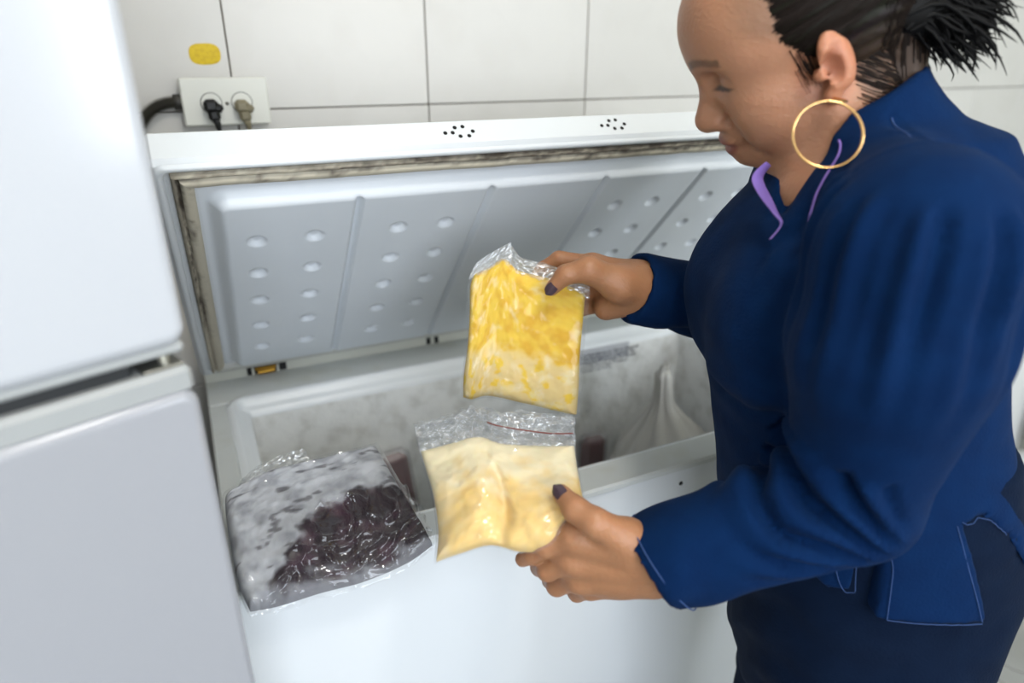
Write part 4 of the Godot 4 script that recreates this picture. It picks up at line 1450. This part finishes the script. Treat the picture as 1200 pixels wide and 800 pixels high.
func build_hair(w: Node3D, off: Vector3) -> void:
	var black := mat(Color(1, 1, 1), 0.42)
	black.vertex_color_use_as_albedo = true
	black.metallic_specular = 0.25
	var v := Vol.new(H0 - V(0.13, 0.12, 0.15), H0 + V(0.19, 0.19, 0.14), 0.0036)
	var r := v._range(v.o, v.o + V(v.nx, v.ny, v.nz) * v.h)
	for z in range(r[4], r[5] + 1):
		for y in range(r[2], r[3] + 1):
			var i := v.nx * (y + v.ny * z)
			for x in range(r[0], r[1] + 1):
				var q := hloc(v.o + Vector3(x, y, z) * v.h)
				var e := V((q.x + 0.014) / 0.110, (q.y - 0.052) / 0.0965, q.z / 0.0825)
				var k0 := e.length()
				if k0 > 0.80 and k0 < 1.25:
					var d := (k0 - 1.0) * 0.085
					# a second lump carries the hair down to the nape
					var az := absf(q.z)
					var line := q.x - (0.050 + 0.10 * maxf(0.0, q.y - 0.085))               # forehead and temple
					var side := minf(q.x + 0.012, 0.018 + (q.x - 0.016) * 0.85 - q.y) if az > 0.03 else -1.0   # above and behind the ear
					# combed ridges, fading at the hairline
					var cutd := maxf(line, side)
					d += 0.0010 * sin((q.y * 1.0 - q.x * 0.35) * 420.0 + 6.0 * sin(q.x * 26.0)) * smoothstep(0.0, -0.012, cutd)
					# the hair thins towards its edge
					d = maxf(d + 0.004 * smoothstep(-0.016, 0.0, cutd), cutd)
					v.f[i] = d
				elif k0 <= 0.80:
					v.f[i] = -0.0165
				i += 1
	v.cone(hp(-0.085, 0.02), V(0.627, 1.345, -0.475), 0.035, 0.030, 0.02)
	var n := v.net()
	var vs: PackedVector3Array = n[0]
	var cols := PackedColorArray()
	for i in vs.size():
		var q := hloc(vs[i])
		var nape := smoothstep(0.03, -0.02, q.y) * smoothstep(-0.0, -0.03, q.x)
		cols.append(Color(0.011, 0.0085, 0.0075).lerp(Color(0.045, 0.030, 0.021), clampf(nape, 0, 1)))
		vs[i] += off
	part("hair", indexed(vs, n[1], cols), black, w, "dark hair combed back to a ponytail")
	# ponytail of many tapering locks
	var rng := RandomNumberGenerator.new()
	rng.seed = 71
	var root := V(0.600, 1.432, -0.470)
	var meshes := SurfaceTool.new()
	meshes.begin(Mesh.PRIMITIVE_TRIANGLES)
	meshes.append_from(tube(curve_pts([root + off - V(0.02, 0.0, 0.01), root + off + V(0.01, 0.006, 0.004), root + off + V(0.035, 0.004, 0.012), root + off + V(0.058, -0.010, 0.022)], 12), [0.018, 0.024, 0.026, 0.027, 0.028, 0.028, 0.027, 0.026, 0.024, 0.021, 0.017, 0.011, 0.003], 16), 0, Transform3D())
	for k in 520:
		var a := V(rng.randf_range(-1, 1), rng.randf_range(-1, 1), rng.randf_range(-1, 1))
		a = a.normalized() * 0.024 * sqrt(rng.randf())
		var out_dir := V(0.88 + rng.randf_range(-0.2, 0.15), 0.10 + rng.randf_range(-0.42, 0.35), 0.42 + rng.randf_range(-0.3, 0.3)).normalized()
		var ln := 0.046 + 0.056 * pow(rng.randf(), 1.4)
		var p0 := root + a
		var bend := V(rng.randf_range(-0.008, 0.008), rng.randf_range(-0.004, 0.012), rng.randf_range(-0.008, 0.008))
		var p1 := p0 + out_dir * ln * 0.4 + V(0, 0.008, 0) + bend
		var p2 := p0 + out_dir * ln * 0.8 + V(0, -0.006, 0) + bend
		var p3 := p0 + out_dir * ln * 0.98 + V(0, -0.006 - rng.randf() * 0.016, 0)
		var th := rng.randf_range(0.0012, 0.0032)
		meshes.append_from(tube(curve_pts([p0 + off, p1 + off, p2 + off, p3 + off], 8), [th, th, th, th, th * 0.9, th * 0.7, th * 0.5, th * 0.3, 0.0002], 5), 0, Transform3D())
	var pm := mat(Color(0.045, 0.042, 0.041), 0.55, 0.0, 0.25)
	var pt := part("ponytail", meshes.commit(), pm, w)
	pt.set_meta("kind", "stuff")
	# single strands lying on the combed hair, over the temple and on the nape
	var ws := SurfaceTool.new()
	ws.begin(Mesh.PRIMITIVE_TRIANGLES)
	for k in 960:
		var pts := []
		var z := 0.075
		var th := 0.0004
		if k < 260:
			var y0 := rng.randf_range(0.014, 0.125)
			var x0 := 0.050 - 0.9 * maxf(0.0, 0.045 - y0) + 0.2 * maxf(0.0, y0 - 0.085) + rng.randf_range(-0.025, 0.010)
			for j in 9:
				var t := j / 8.0
				var x := lerpf(x0, -0.085, t)
				var y := lerpf(y0, 0.045 + (y0 - 0.05) * 0.25, t) + 0.010 * sin(t * PI)
				var zz := 0.078 * sqrt(maxf(0.02, 1.0 - pow((x + 0.012) / 0.12, 2) - pow((y - 0.052) / 0.105, 2)))
				var p := hp(x, y, zz)
				var on_hair := sample(v, p) < 0.02
				p = settle(v if on_hair else head_vol, p, 0.0010)
				pts.append(p + off)
		elif k < 700:
			var x0 := rng.randf_range(-0.070, -0.012)
			var y0 := rng.randf_range(-0.060, 0.050)
			for j in 5:
				var t := j / 4.0
				var x := x0 - 0.020 * t
				var y := y0 - 0.022 * t
				pts.append(settle(head_vol, hp(x, y, 0.066 - 0.35 * maxf(0.0, -x - 0.03)), 0.0007) + off)
		elif k < 900:
			# swept up from the nape towards the tie
			var x0 := rng.randf_range(-0.105, -0.045)
			var y0 := rng.randf_range(-0.050, 0.045)
			for j in 6:
				var t := j / 5.0
				pts.append(settle(v, hp(x0 - 0.012 * t, y0 + 0.036 * t, 0.070 - 0.5 * maxf(0.0, -x0 - 0.035)), 0.0007) + off)
		else:
			var x0 := rng.randf_range(0.008, 0.030)
			var y0 := rng.randf_range(0.012, 0.035)
			for j in 5:
				var t := j / 4.0
				pts.append(settle(head_vol, hp(x0 - 0.004 * t, y0 - 0.026 * t, 0.070), 0.0006) + off)
			th = 0.0003
		var rad := []
		for j in pts.size():
			rad.append(th * (1.0 - 0.6 * j / (pts.size() - 1)))
		ws.append_from(tube(pts, rad, 4), 0, Transform3D())
	var wm := part("loose_hair", ws.commit(), mat(Color(0.115, 0.088, 0.075), 0.6, 0.0, 0.25), w)
	wm.set_meta("kind", "stuff")

# ---------------------------------------------------------------- bags
func along(pts: Array, t: float) -> Vector3:
	var m := pts.size()
	var f := clampf(t, 0, 1) * (m - 1)
	var k := mini(int(f), m - 2)
	return (pts[k] as Vector3).cubic_interpolate(pts[k + 1], pts[maxi(k - 1, 0)], pts[mini(k + 2, m - 1)], f - k)

# a point of the patch that four edge curves bound; u runs left to right, v bottom to top
func coons(e: Dictionary, u: float, v: float) -> Vector3:
	var b := along(e.bottom, u)
	var t := along(e.top, u)
	var l := along(e.left, v)
	var r := along(e.right, v)
	var c := (e.bottom[0] as Vector3) * (1 - u) * (1 - v) + (e.bottom[-1] as Vector3) * u * (1 - v) + (e.top[0] as Vector3) * (1 - u) * v + (e.top[-1] as Vector3) * u * v
	return b * (1 - v) + t * v + l * (1 - u) + r * u - c

# a closed pillow between u0..u1, v0..v1: thick(u, v, side) gives the distance from the patch, side +1 towards the viewer
func pillow(e: Dictionary, u0: float, u1: float, v0: float, v1: float, nu: int, nv: int, n: Vector3, thick: Callable, colour := no_colour, off := Vector3.ZERO) -> ArrayMesh:
	var vs := PackedVector3Array()
	var cs := PackedColorArray()
	var ix := PackedInt32Array()
	for s in [1.0, -1.0]:
		var first := vs.size()
		for j in nv + 1:
			for i in nu + 1:
				var a := float(i) / nu
				var b := float(j) / nv
				var u := lerpf(u0, u1, a)
				var v := lerpf(v0, v1, b)
				var p := coons(e, u, v)
				vs.append(p + n * s * thick.call(u, v, a, b, s) + off)
				if colour.is_valid():
					cs.append(colour.call(u, v, s, p))
		for j in nv:
			for i in nu:
				var k := first + j * (nu + 1) + i
				var q := [k, k + nu + 1, k + nu + 2, k, k + nu + 2, k + 1] if s > 0 else [k, k + nu + 2, k + nu + 1, k, k + 1, k + nu + 2]
				ix.append_array(q)
	return indexed(vs, ix, cs)

func edge_round(a: float, b: float, w := 0.10) -> float:
	# 0 on the rim, 1 inside, rising like a quarter circle
	var d := clampf(minf(minf(a, 1 - a), minf(b, 1 - b)) / w, 0, 1)
	return sqrt(1.0 - (1.0 - d) * (1.0 - d))

func film_mat(alpha: float, c := Color(0.9, 0.91, 0.92), rough := 0.10, spec := 0.5) -> StandardMaterial3D:
	var m := mat(Color(c.r, c.g, c.b, alpha), rough)
	m.transparency = BaseMaterial3D.TRANSPARENCY_ALPHA
	m.cull_mode = BaseMaterial3D.CULL_DISABLED
	m.metallic_specular = spec
	return m

func crumple_mat() -> StandardMaterial3D:
	# many layers of shiny film pressed together: mostly clear, with strong glints
	var m := mat(Color(0.93, 0.94, 0.95, 0.28), 0.26, 0.85)
	m.transparency = BaseMaterial3D.TRANSPARENCY_ALPHA
	m.cull_mode = BaseMaterial3D.CULL_DISABLED
	return m

func noise(seed_: int, freq: float, oct := 3, type := FastNoiseLite.TYPE_SIMPLEX_SMOOTH) -> FastNoiseLite:
	var n := FastNoiseLite.new()
	n.seed = seed_
	n.frequency = freq
	n.fractal_octaves = oct
	n.noise_type = type
	return n

func ridge(n: FastNoiseLite, u: float, v: float) -> float:
	return 1.0 - absf(n.get_noise_2d(u, v)) * 2.2

func build_bags() -> void:
	# ---- cream pulp bag in the near hand
	var e := {
		"bottom": [V(0.161, 0.929, -0.526), V(0.183, 0.944, -0.511), V(0.209, 0.956, -0.496), V(0.234, 0.952, -0.479), V(0.260, 0.955, -0.468), V(0.285, 0.970, -0.467)],
		"right": [V(0.285, 0.970, -0.467), V(0.304, 0.986, -0.480), V(0.312, 0.996, -0.499), V(0.319, 1.010, -0.520), V(0.326, 1.025, -0.538), V(0.336, 1.041, -0.556)],
		"top": [V(0.181, 1.025, -0.639), V(0.212, 1.033, -0.629), V(0.243, 1.044, -0.617), V(0.262, 1.041, -0.603), V(0.303, 1.041, -0.580), V(0.336, 1.041, -0.556)],
		"left": [V(0.161, 0.929, -0.526), V(0.172, 0.951, -0.549), V(0.177, 0.975, -0.576), V(0.178, 0.991, -0.601), V(0.178, 1.011, -0.622), V(0.181, 1.025, -0.639)]}
	var n := V(-0.35, 0.72, 0.60).normalized()
	var lump := noise(41, 3.0)
	var soft1 := noise(41, 3.0, 1)
	var fine := noise(42, 14.0, 4)
	var creamy := mat(Color(1, 1, 1), 0.55)
	creamy.vertex_color_use_as_albedo = true
	creamy.metallic_specular = 0.2
	creamy.subsurf_scatter_enabled = true
	creamy.subsurf_scatter_strength = 0.1
	var pulp_h := func(u, v, s) -> float:
		var h := 0.017 + lump.get_noise_2d(u, v * 1.2) * 0.006 + fine.get_noise_2d(u * 0.6, v * 0.6) * 0.0012
		# the crease that parts the frozen block in two
		h -= 0.008 * exp(-pow((u - 0.47 - 0.05 * v) / 0.045, 2)) * smoothstep(0.62, 0.35, v)
		h += 0.007 * exp(-pow((u - 0.75) / 0.20, 2) - pow((v - 0.25) / 0.22, 2))
		h += 0.005 * exp(-pow((u - 0.22) / 0.2, 2) - pow((v - 0.2) / 0.2, 2))
		return h * (1.0 if s > 0 else 0.75)
	var film_h := func(u, v, s) -> float:
		return (0.0200 + soft1.get_noise_2d(u, v * 1.2) * 0.006 - 0.006 * exp(-pow((u - 0.47 - 0.05 * v) / 0.06, 2)) * smoothstep(0.62, 0.35, v) + 0.007 * exp(-pow((u - 0.75) / 0.20, 2) - pow((v - 0.25) / 0.22, 2)) + 0.005 * exp(-pow((u - 0.22) / 0.2, 2) - pow((v - 0.2) / 0.2, 2))) * (1.0 if s > 0 else 0.78)
	var bag := thing("pulp_bag", "clear zip bag of pale cream frozen pulp resting on the near hand", "bag", V(0.25, 0.985, -0.53), "frozen fruit pulp bags")
	var off := -bag.position
	part("frozen_pulp", pillow(e, 0.02, 0.985, 0.015, 0.74, 84, 70, n, func(u, v, a, b, s): return pulp_h.call(u, v, s) * edge_round(a, b, 0.16) * (1.0 - 0.35 * smoothstep(0.4, 1.0, b)),
		func(u, v, s, p): return pulp_colour(u, v, lump, fine), off), creamy, bag, "pale yellow frozen pulp")
	var cr := noise(43, 9.0, 3)
	var cr2 := noise(44, 22.0, 2)
	var cel := noise(45, 9.0, 1, FastNoiseLite.TYPE_CELLULAR)
	part("plastic_film", pillow(e, 0, 1, 0, 0.80, 110, 90, n, func(u, v, a, b, s): return film_h.call(u, v, s) * edge_round(a, b, 0.13) * (1.0 - 0.35 * smoothstep(0.4, 1.0, b)) + 0.0010 + 0.0007 * ridge(cr, u * 0.6, v * 0.8),
		no_colour, off), film_mat(0.08, Color(0.9, 0.91, 0.92), 0.10, 0.35), bag, "clear plastic film")
	# loose gathered top of the bag: two crumpled sheets above the zip
	for q in [0, 1]:
		part("crumpled_top", pillow(e, 0.0 + 0.012 * q, 1.0 - 0.01 * q, 0.72, 1.0 - 0.03 * q, 130, 50, n, func(u, v, a, b, s):
			var k := smoothstep(0.0, 0.25, b)
			return s * -0.004 * q * k + 0.0015 + (0.0110 * ridge(cr, u * 0.8 + q, v * 0.8 + s) + 0.0100 * cel.get_noise_2d(u * 1.6 + s * 0.3, v * 1.5 + s * 3.0 + q * 5.0)) * (0.40 + 0.60 * k) + 0.006 * (1.0 - k),
			no_colour, off), crumple_mat(), bag, "crumpled clear plastic above the zip")
	var zip := []
	for k in 21:
		var u := 0.52 + 0.46 * k / 20.0
		zip.append(coons(e, u, 0.845 - 0.02 * sin(u * 9.0)) + n * 0.0065 + off)
	part("zip_line", tube(zip, [0.0008], 6), mat(Color(0.45, 0.22, 0.20), 0.4), bag, "red zip line")

	# ---- bright yellow bag in the far hand
	var y := {
		"bottom": [V(0.280, 0.985, -0.754), V(0.291, 0.981, -0.747), V(0.312, 0.985, -0.739), V(0.349, 0.977, -0.718), V(0.383, 0.968, -0.698), V(0.417, 0.961, -0.679)],
		"right": [V(0.417, 0.961, -0.679), V(0.422, 0.998, -0.684), V(0.426, 1.037, -0.691), V(0.432, 1.076, -0.697), V(0.436, 1.109, -0.700), V(0.437, 1.135, -0.702)],
		"top": [V(0.322, 1.153, -0.779), V(0.340, 1.163, -0.773), V(0.358, 1.176, -0.768), V(0.368, 1.162, -0.755), V(0.402, 1.153, -0.732), V(0.437, 1.135, -0.702)],
		"left": [V(0.280, 0.985, -0.754), V(0.283, 1.012, -0.759), V(0.292, 1.051, -0.765), V(0.298, 1.089, -0.772), V(0.305, 1.131, -0.782), V(0.322, 1.153, -0.779)]}
	var yn := V(-0.44, 0.14, 0.885).normalized()
	var lump2 := noise(51, 2.6)
	var soft := noise(51, 2.6, 1)
	var fine2 := noise(52, 16.0, 4)
	var y_h := func(u, v, s) -> float:
		return (0.0125 + lump2.get_noise_2d(u, v) * 0.004 + fine2.get_noise_2d(u * 0.5, v * 0.5) * 0.0012 + 0.002 * sin(v * 9.0)) * (1.0 if s > 0 else 0.9)
	var yb := thing("pulp_bag", "bag of bright yellow frozen pulp held up before the lid by the far hand", "bag", V(0.36, 1.06, -0.73), "frozen fruit pulp bags")
	var yo := -yb.position
	part("frozen_pulp", pillow(y, 0.045, 0.965, 0.012, 0.865, 90, 100, yn, func(u, v, a, b, s): return y_h.call(u, v, s) * edge_round(a, b, 0.11),
		func(u, v, s, p): return mango_colour(u, v, lump2, fine2), yo), creamy, yb, "yellow frozen pulp, paler in its lower part")
	var cr3 := noise(53, 8.0, 3)
	part("plastic_film", pillow(y, 0, 1, 0, 0.90, 100, 110, yn, func(u, v, a, b, s): return (0.0150 + soft.get_noise_2d(u, v) * 0.003 + 0.002 * sin(v * 9.0)) * edge_round(a, b, 0.085) + 0.001 + 0.0005 * ridge(cr3, u * 0.6, v * 0.7),
		no_colour, yo), film_mat(0.04, Color(0.9, 0.91, 0.92), 0.10, 0.32), yb, "clear plastic film")
	part("crumpled_top", pillow(y, 0, 1, 0.84, 1.0, 100, 40, yn, func(u, v, a, b, s): return 0.003 + 0.005 * (1.0 - b) + 0.0030 * ridge(cr3, u * 1.0, v * 1.6 + s) + 0.0030 * cel.get_noise_2d(u * 0.9 + s, v * 1.2),
		no_colour, yo), crumple_mat(), yb, "crumpled clear plastic at the mouth of the bag")
	var fl := {
		"bottom": [V(0.303, 1.135, -0.778), V(0.325, 1.142, -0.772), V(0.352, 1.148, -0.757)],
		"right": [V(0.352, 1.148, -0.757), V(0.356, 1.162, -0.762), V(0.360, 1.180, -0.770)],
		"top": [V(0.318, 1.155, -0.785), V(0.339, 1.168, -0.779), V(0.360, 1.180, -0.770)],
		"left": [V(0.303, 1.135, -0.778), V(0.310, 1.145, -0.783), V(0.318, 1.155, -0.785)]}
	part("bag_corner", pillow(fl, 0, 1, 0, 1, 30, 24, yn, func(u, v, a, b, s): return 0.001 + 0.002 * ridge(cr, u * 0.5, v * 0.5 + s), no_colour, yo), crumple_mat(), yb)

	# ---- frosted dark bag lying over the front rim
	var d := {
		"bottom": [V(-0.017, 0.849, -0.622), V(0.015, 0.847, -0.618), V(0.060, 0.851, -0.614), V(0.107, 0.849, -0.614), V(0.158, 0.856, -0.616), V(0.193, 0.870, -0.620)],
		"right": [V(0.193, 0.870, -0.620), V(0.190, 0.877, -0.655), V(0.183, 0.885, -0.720), V(0.179, 0.896, -0.770), V(0.176, 0.900, -0.800)],
		"top": [V(-0.025, 0.900, -0.764), V(0.015, 0.902, -0.789), V(0.068, 0.905, -0.792), V(0.123, 0.905, -0.793), V(0.176, 0.900, -0.800)],
		"left": [V(-0.017, 0.849, -0.622), V(-0.026, 0.864, -0.660), V(-0.028, 0.876, -0.715), V(-0.028, 0.888, -0.750), V(-0.026, 0.897, -0.768)]}
	var dn := V(-0.02, 0.95, 0.30).normalized()
	var l3 := noise(61, 2.4)
	var f3 := noise(62, 12.0, 4)
	var d_h := func(u, v, s) -> float:
		if s < 0:
			return 0.016 * smoothstep(0.12, 0.3, v)
		return 0.026 + l3.get_noise_2d(u, v) * 0.005 + f3.get_noise_2d(u, v) * 0.0014 - 0.012 * smoothstep(0.40, 0.0, v) + 0.004 * exp(-pow((v - crest(u)) / 0.08, 2))
	var db := thing("frozen_bag", "frost-covered clear bag of dark purple frozen fruit lying over the front rim of the freezer", "bag", V(0.08, 0.875, -0.70))
	var dof := -db.position
	var frosty := mat(Color(1, 1, 1), 0.7)
	frosty.vertex_color_use_as_albedo = true
	frosty.metallic_specular = 0.15
	part("frozen_fruit", pillow(d, 0.03, 0.97, 0.05, 0.975, 100, 90, dn, func(u, v, a, b, s): return d_h.call(u, v, s) * edge_round(a, b, 0.10),
		func(u, v, s, p): return frost_colour(u, v, l3, f3), dof), frosty, db, "dark frozen fruit under grey frost")
	var cr4 := noise(63, 4.2, 1)
	var cr5 := noise(64, 8.0, 1)
	part("plastic_film", pillow(d, 0, 1, 0, 1, 130, 110, dn, func(u, v, a, b, s):
		var front := smoothstep(0.02, -0.04, v - crest(u))
		return d_h.call(u, v, s) * edge_round(a, b, 0.08) + (0.0012 + front * (0.0120 * pow(maxf(ridge(cr4, u * 0.9 + v * 0.5, v * 1.3 - u * 0.4), 0.0), 2.5) + 0.0050 * pow(maxf(ridge(cr5, u * 0.8, v), 0.0), 3.0))) * (1.0 if s > 0 else 0.3),
		no_colour, dof), film_mat(0.015, Color(0.9, 0.91, 0.92), 0.06), db, "clear plastic film with glossy creases")
	# clear flap of empty film behind the bag
	var ff := {
		"bottom": [V(-0.012, 0.902, -0.780), V(0.03, 0.907, -0.790), V(0.085, 0.912, -0.795)],
		"right": [V(0.085, 0.912, -0.795), V(0.083, 0.917, -0.806), V(0.080, 0.920, -0.815)],
		"top": [V(0.000, 0.905, -0.800), V(0.035, 0.918, -0.812), V(0.080, 0.920, -0.815)],
		"left": [V(-0.012, 0.902, -0.780), V(-0.007, 0.905, -0.79), V(0.000, 0.905, -0.800)]}
	part("film_flap", pillow(ff, 0, 1, 0, 1, 50, 16, dn, func(u, v, a, b, s): return 0.0015 + 0.004 * ridge(cr5, u * 0.6, v * 0.25 + s), no_colour, dof), crumple_mat(), db)

	# ---- knotted white carrier bag inside the freezer
	var cb := thing("carrier_bag", "knotted white plastic carrier bag standing inside the freezer at its right end", "bag", V(0.80, 0.56, -0.95))
	var rows := []
	var kn := noise(71, 1.4, 3)
	var prof := [[0.0, 0.112, 0.0], [0.03, 0.122, 0.0], [0.07, 0.118, 0.0], [0.10, 0.102, -0.004], [0.125, 0.082, -0.010], [0.15, 0.062, -0.016], [0.17, 0.046, -0.020], [0.19, 0.033, -0.024], [0.205, 0.024, -0.027], [0.22, 0.019, -0.029], [0.245, 0.017, -0.031], [0.27, 0.0165, -0.033], [0.28, 0.012, -0.033]]
	for q in prof:
		var row := PackedVector3Array()
		for k in 72:
			var a := -TAU * k / 72.0
			var pleat := 1.0 + 0.10 * sin(a * 9.0 + 2.0 * sin(a * 2.0)) * smoothstep(0.03, 0.16, q[0]) + 0.12 * kn.get_noise_3d(cos(a), sin(a), q[0] * 9.0)
			row.append(V(q[2] + cos(a) * q[1] * pleat, q[0], sin(a) * q[1] * pleat))
		rows.append(row)
	rows.reverse()
	var plast := mat(Color(0.80, 0.79, 0.77), 0.45)
	plast.backlight_enabled = true
	plast.backlight = Color(0.25, 0.25, 0.25)
	part("bag_body", sheet(rows, true, true, true), plast, cb)
	var hb := V(-0.033, 0.262, 0)
	part("bag_handle", tube(curve_pts([hb + V(-0.006, 0, 0.003), hb + V(-0.010, 0.016, 0.004), hb + V(-0.008, 0.030, 0.006), hb + V(-0.004, 0.034, 0.008)], 10), [0.009, 0.010, 0.009, 0.0075, 0.006], 10), plast, cb)
	part("bag_handle", tube(curve_pts([hb + V(0.006, 0, -0.003), hb + V(0.009, 0.014, -0.004), hb + V(0.010, 0.026, -0.004), hb + V(0.006, 0.031, -0.002)], 10), [0.009, 0.010, 0.009, 0.0075, 0.006], 10), plast, cb)
	# ---- two frozen red packs against the back of the tub
	var red := mat(Color(0.38, 0.13, 0.13), 0.7)
	red.albedo_texture = noise_tex(0.012, 81, [[0.0, Color(0.45, 0.40, 0.40)], [0.55, Color(1, 1, 1)], [1.0, Color(1.0, 0.8, 0.8)]], 256)
	tri(red, 3.0)
	for q in [[V(0.270, 0.64, -1.094), V(0.055, 0.13, 0.028), 0.10, "red frozen meat pack standing at the back of the freezer, left of the two"], [V(0.705, 0.57, -1.09), V(0.06, 0.13, 0.028), -0.06, "red frozen meat pack standing at the back of the freezer beside the carrier bag"]]:
		var o := thing("meat_pack", q[3], "food pack", q[0], "red packs in the freezer")
		o.rotation = Vector3(-0.06, 0, q[2])
		part("meat", box_mesh(q[1], 0.014), red, o)
		part("wrap", box_mesh(q[1] + V(0.012, 0.014, 0.006), 0.012), film_mat(0.22, Color(0.8, 0.8, 0.82), 0.2), o)

	# the frosted cartons that the red packs stand on
	var icy := mat(Color(0.72, 0.73, 0.74), 0.85)
	bump(icy, noise_tex(0.05, 22, [], 256, 3), 0.1)
	tri(icy, 4.0)
	for q in [[V(0.270, 0.147, -1.085), 0.428, "frost-covered carton under the left red pack at the back of the freezer"], [V(0.702, 0.147, -1.082), 0.358, "frost-covered carton under the red pack beside the carrier bag"]]:
		var o := thing("frosted_carton", q[2], "carton", q[0], "frosted cartons in the freezer")
		part("carton", box_mesh(V(0.10, q[1], 0.05), 0.008, V(0, q[1] * 0.5, 0)), icy, o)

func crest(u: float) -> float:
	# where the frost ends and the clear, glossy front of the bag begins
	return 0.03 + 0.50 * smoothstep(0.05, 0.62, u) - 0.08 * smoothstep(0.70, 1.0, u)

func pulp_colour(u: float, v: float, a: FastNoiseLite, b: FastNoiseLite) -> Color:
	var yel := Color(0.74, 0.50, 0.155)
	var pale := Color(0.70, 0.60, 0.38)
	var t := clampf(smoothstep(0.22, 0.62, v + 0.25 * a.get_noise_2d(u * 1.3 + 7, v * 1.3)) + 0.30 * b.get_noise_2d(u * 0.7, v * 0.7) + 0.45 * smoothstep(0.30, 0.0, u), 0, 1)
	var c := yel.lerp(pale, t)
	return c.lerp(Color(0.50, 0.30, 0.08), 0.20 * smoothstep(0.15, 0.45, b.get_noise_2d(u * 0.5 + 3, v * 0.5)) * (1.0 - t))

func mango_colour(u: float, v: float, a: FastNoiseLite, b: FastNoiseLite) -> Color:
	var yel := Color(0.78, 0.52, 0.045)
	var deep := Color(0.66, 0.36, 0.010)
	var pale := Color(0.74, 0.56, 0.24)
	var white := Color(0.82, 0.74, 0.52)
	var n1 := b.get_noise_2d(u * 0.40, v * 0.42)
	var n2 := a.get_noise_2d(u * 3.0 + 9.0, v * 3.0)
	var c := yel.lerp(deep, clampf(0.15 + 1.3 * n2 + 0.5 * smoothstep(0.25, 0.9, u) * smoothstep(0.8, 0.45, v) * smoothstep(0.30, 0.42, v), 0, 0.85))
	c = c.lerp(white, clampf(n1 * 1.1 - 0.22, 0, 0.5))
	var low := smoothstep(0.40, 0.30, v + 0.05 * n2)
	var cl := pale.lerp(yel, smoothstep(0.12, 0.30, n2 + n1 * 0.4)).lerp(white, clampf(n1 * 1.4 - 0.1, 0, 0.5))
	return c.lerp(cl, low)

func frost_colour(u: float, v: float, a: FastNoiseLite, b: FastNoiseLite) -> Color:
	var frost := Color(0.42, 0.43, 0.455)
	var ice := Color(0.25, 0.255, 0.275)
	var fruit := Color(0.022, 0.013, 0.018)
	var n1 := a.get_noise_2d(u * 2.6, v * 2.6 + 3.0)
	var n2 := b.get_noise_2d(u * 0.45, v * 0.45)
	var c := frost.lerp(ice, clampf(0.25 + 1.2 * n2 + 0.8 * n1, 0, 1))
	# cracks where the dark fruit shows through
	c = c.lerp(fruit, 0.7 * smoothstep(0.34, 0.52, a.get_noise_2d(u * 1.8 + 20.0 + v, v * 3.6)))
	var edge := v - crest(u) + 0.10 * n2
	c = c.lerp(fruit.lerp(Color(0.055, 0.03, 0.042), clampf(n2 * 2.0, 0, 1)), smoothstep(0.035, -0.015, edge))
	# a frosty seam along the very front
	return c.lerp(ice, 0.75 * smoothstep(0.16, 0.04, v + 0.1 * n1))

func _ready() -> void:
	set_stage()
	build_room()
	build_freezer()
	build_fridge()
	build_socket()
	build_right_side()
	build_woman()
	build_bags()
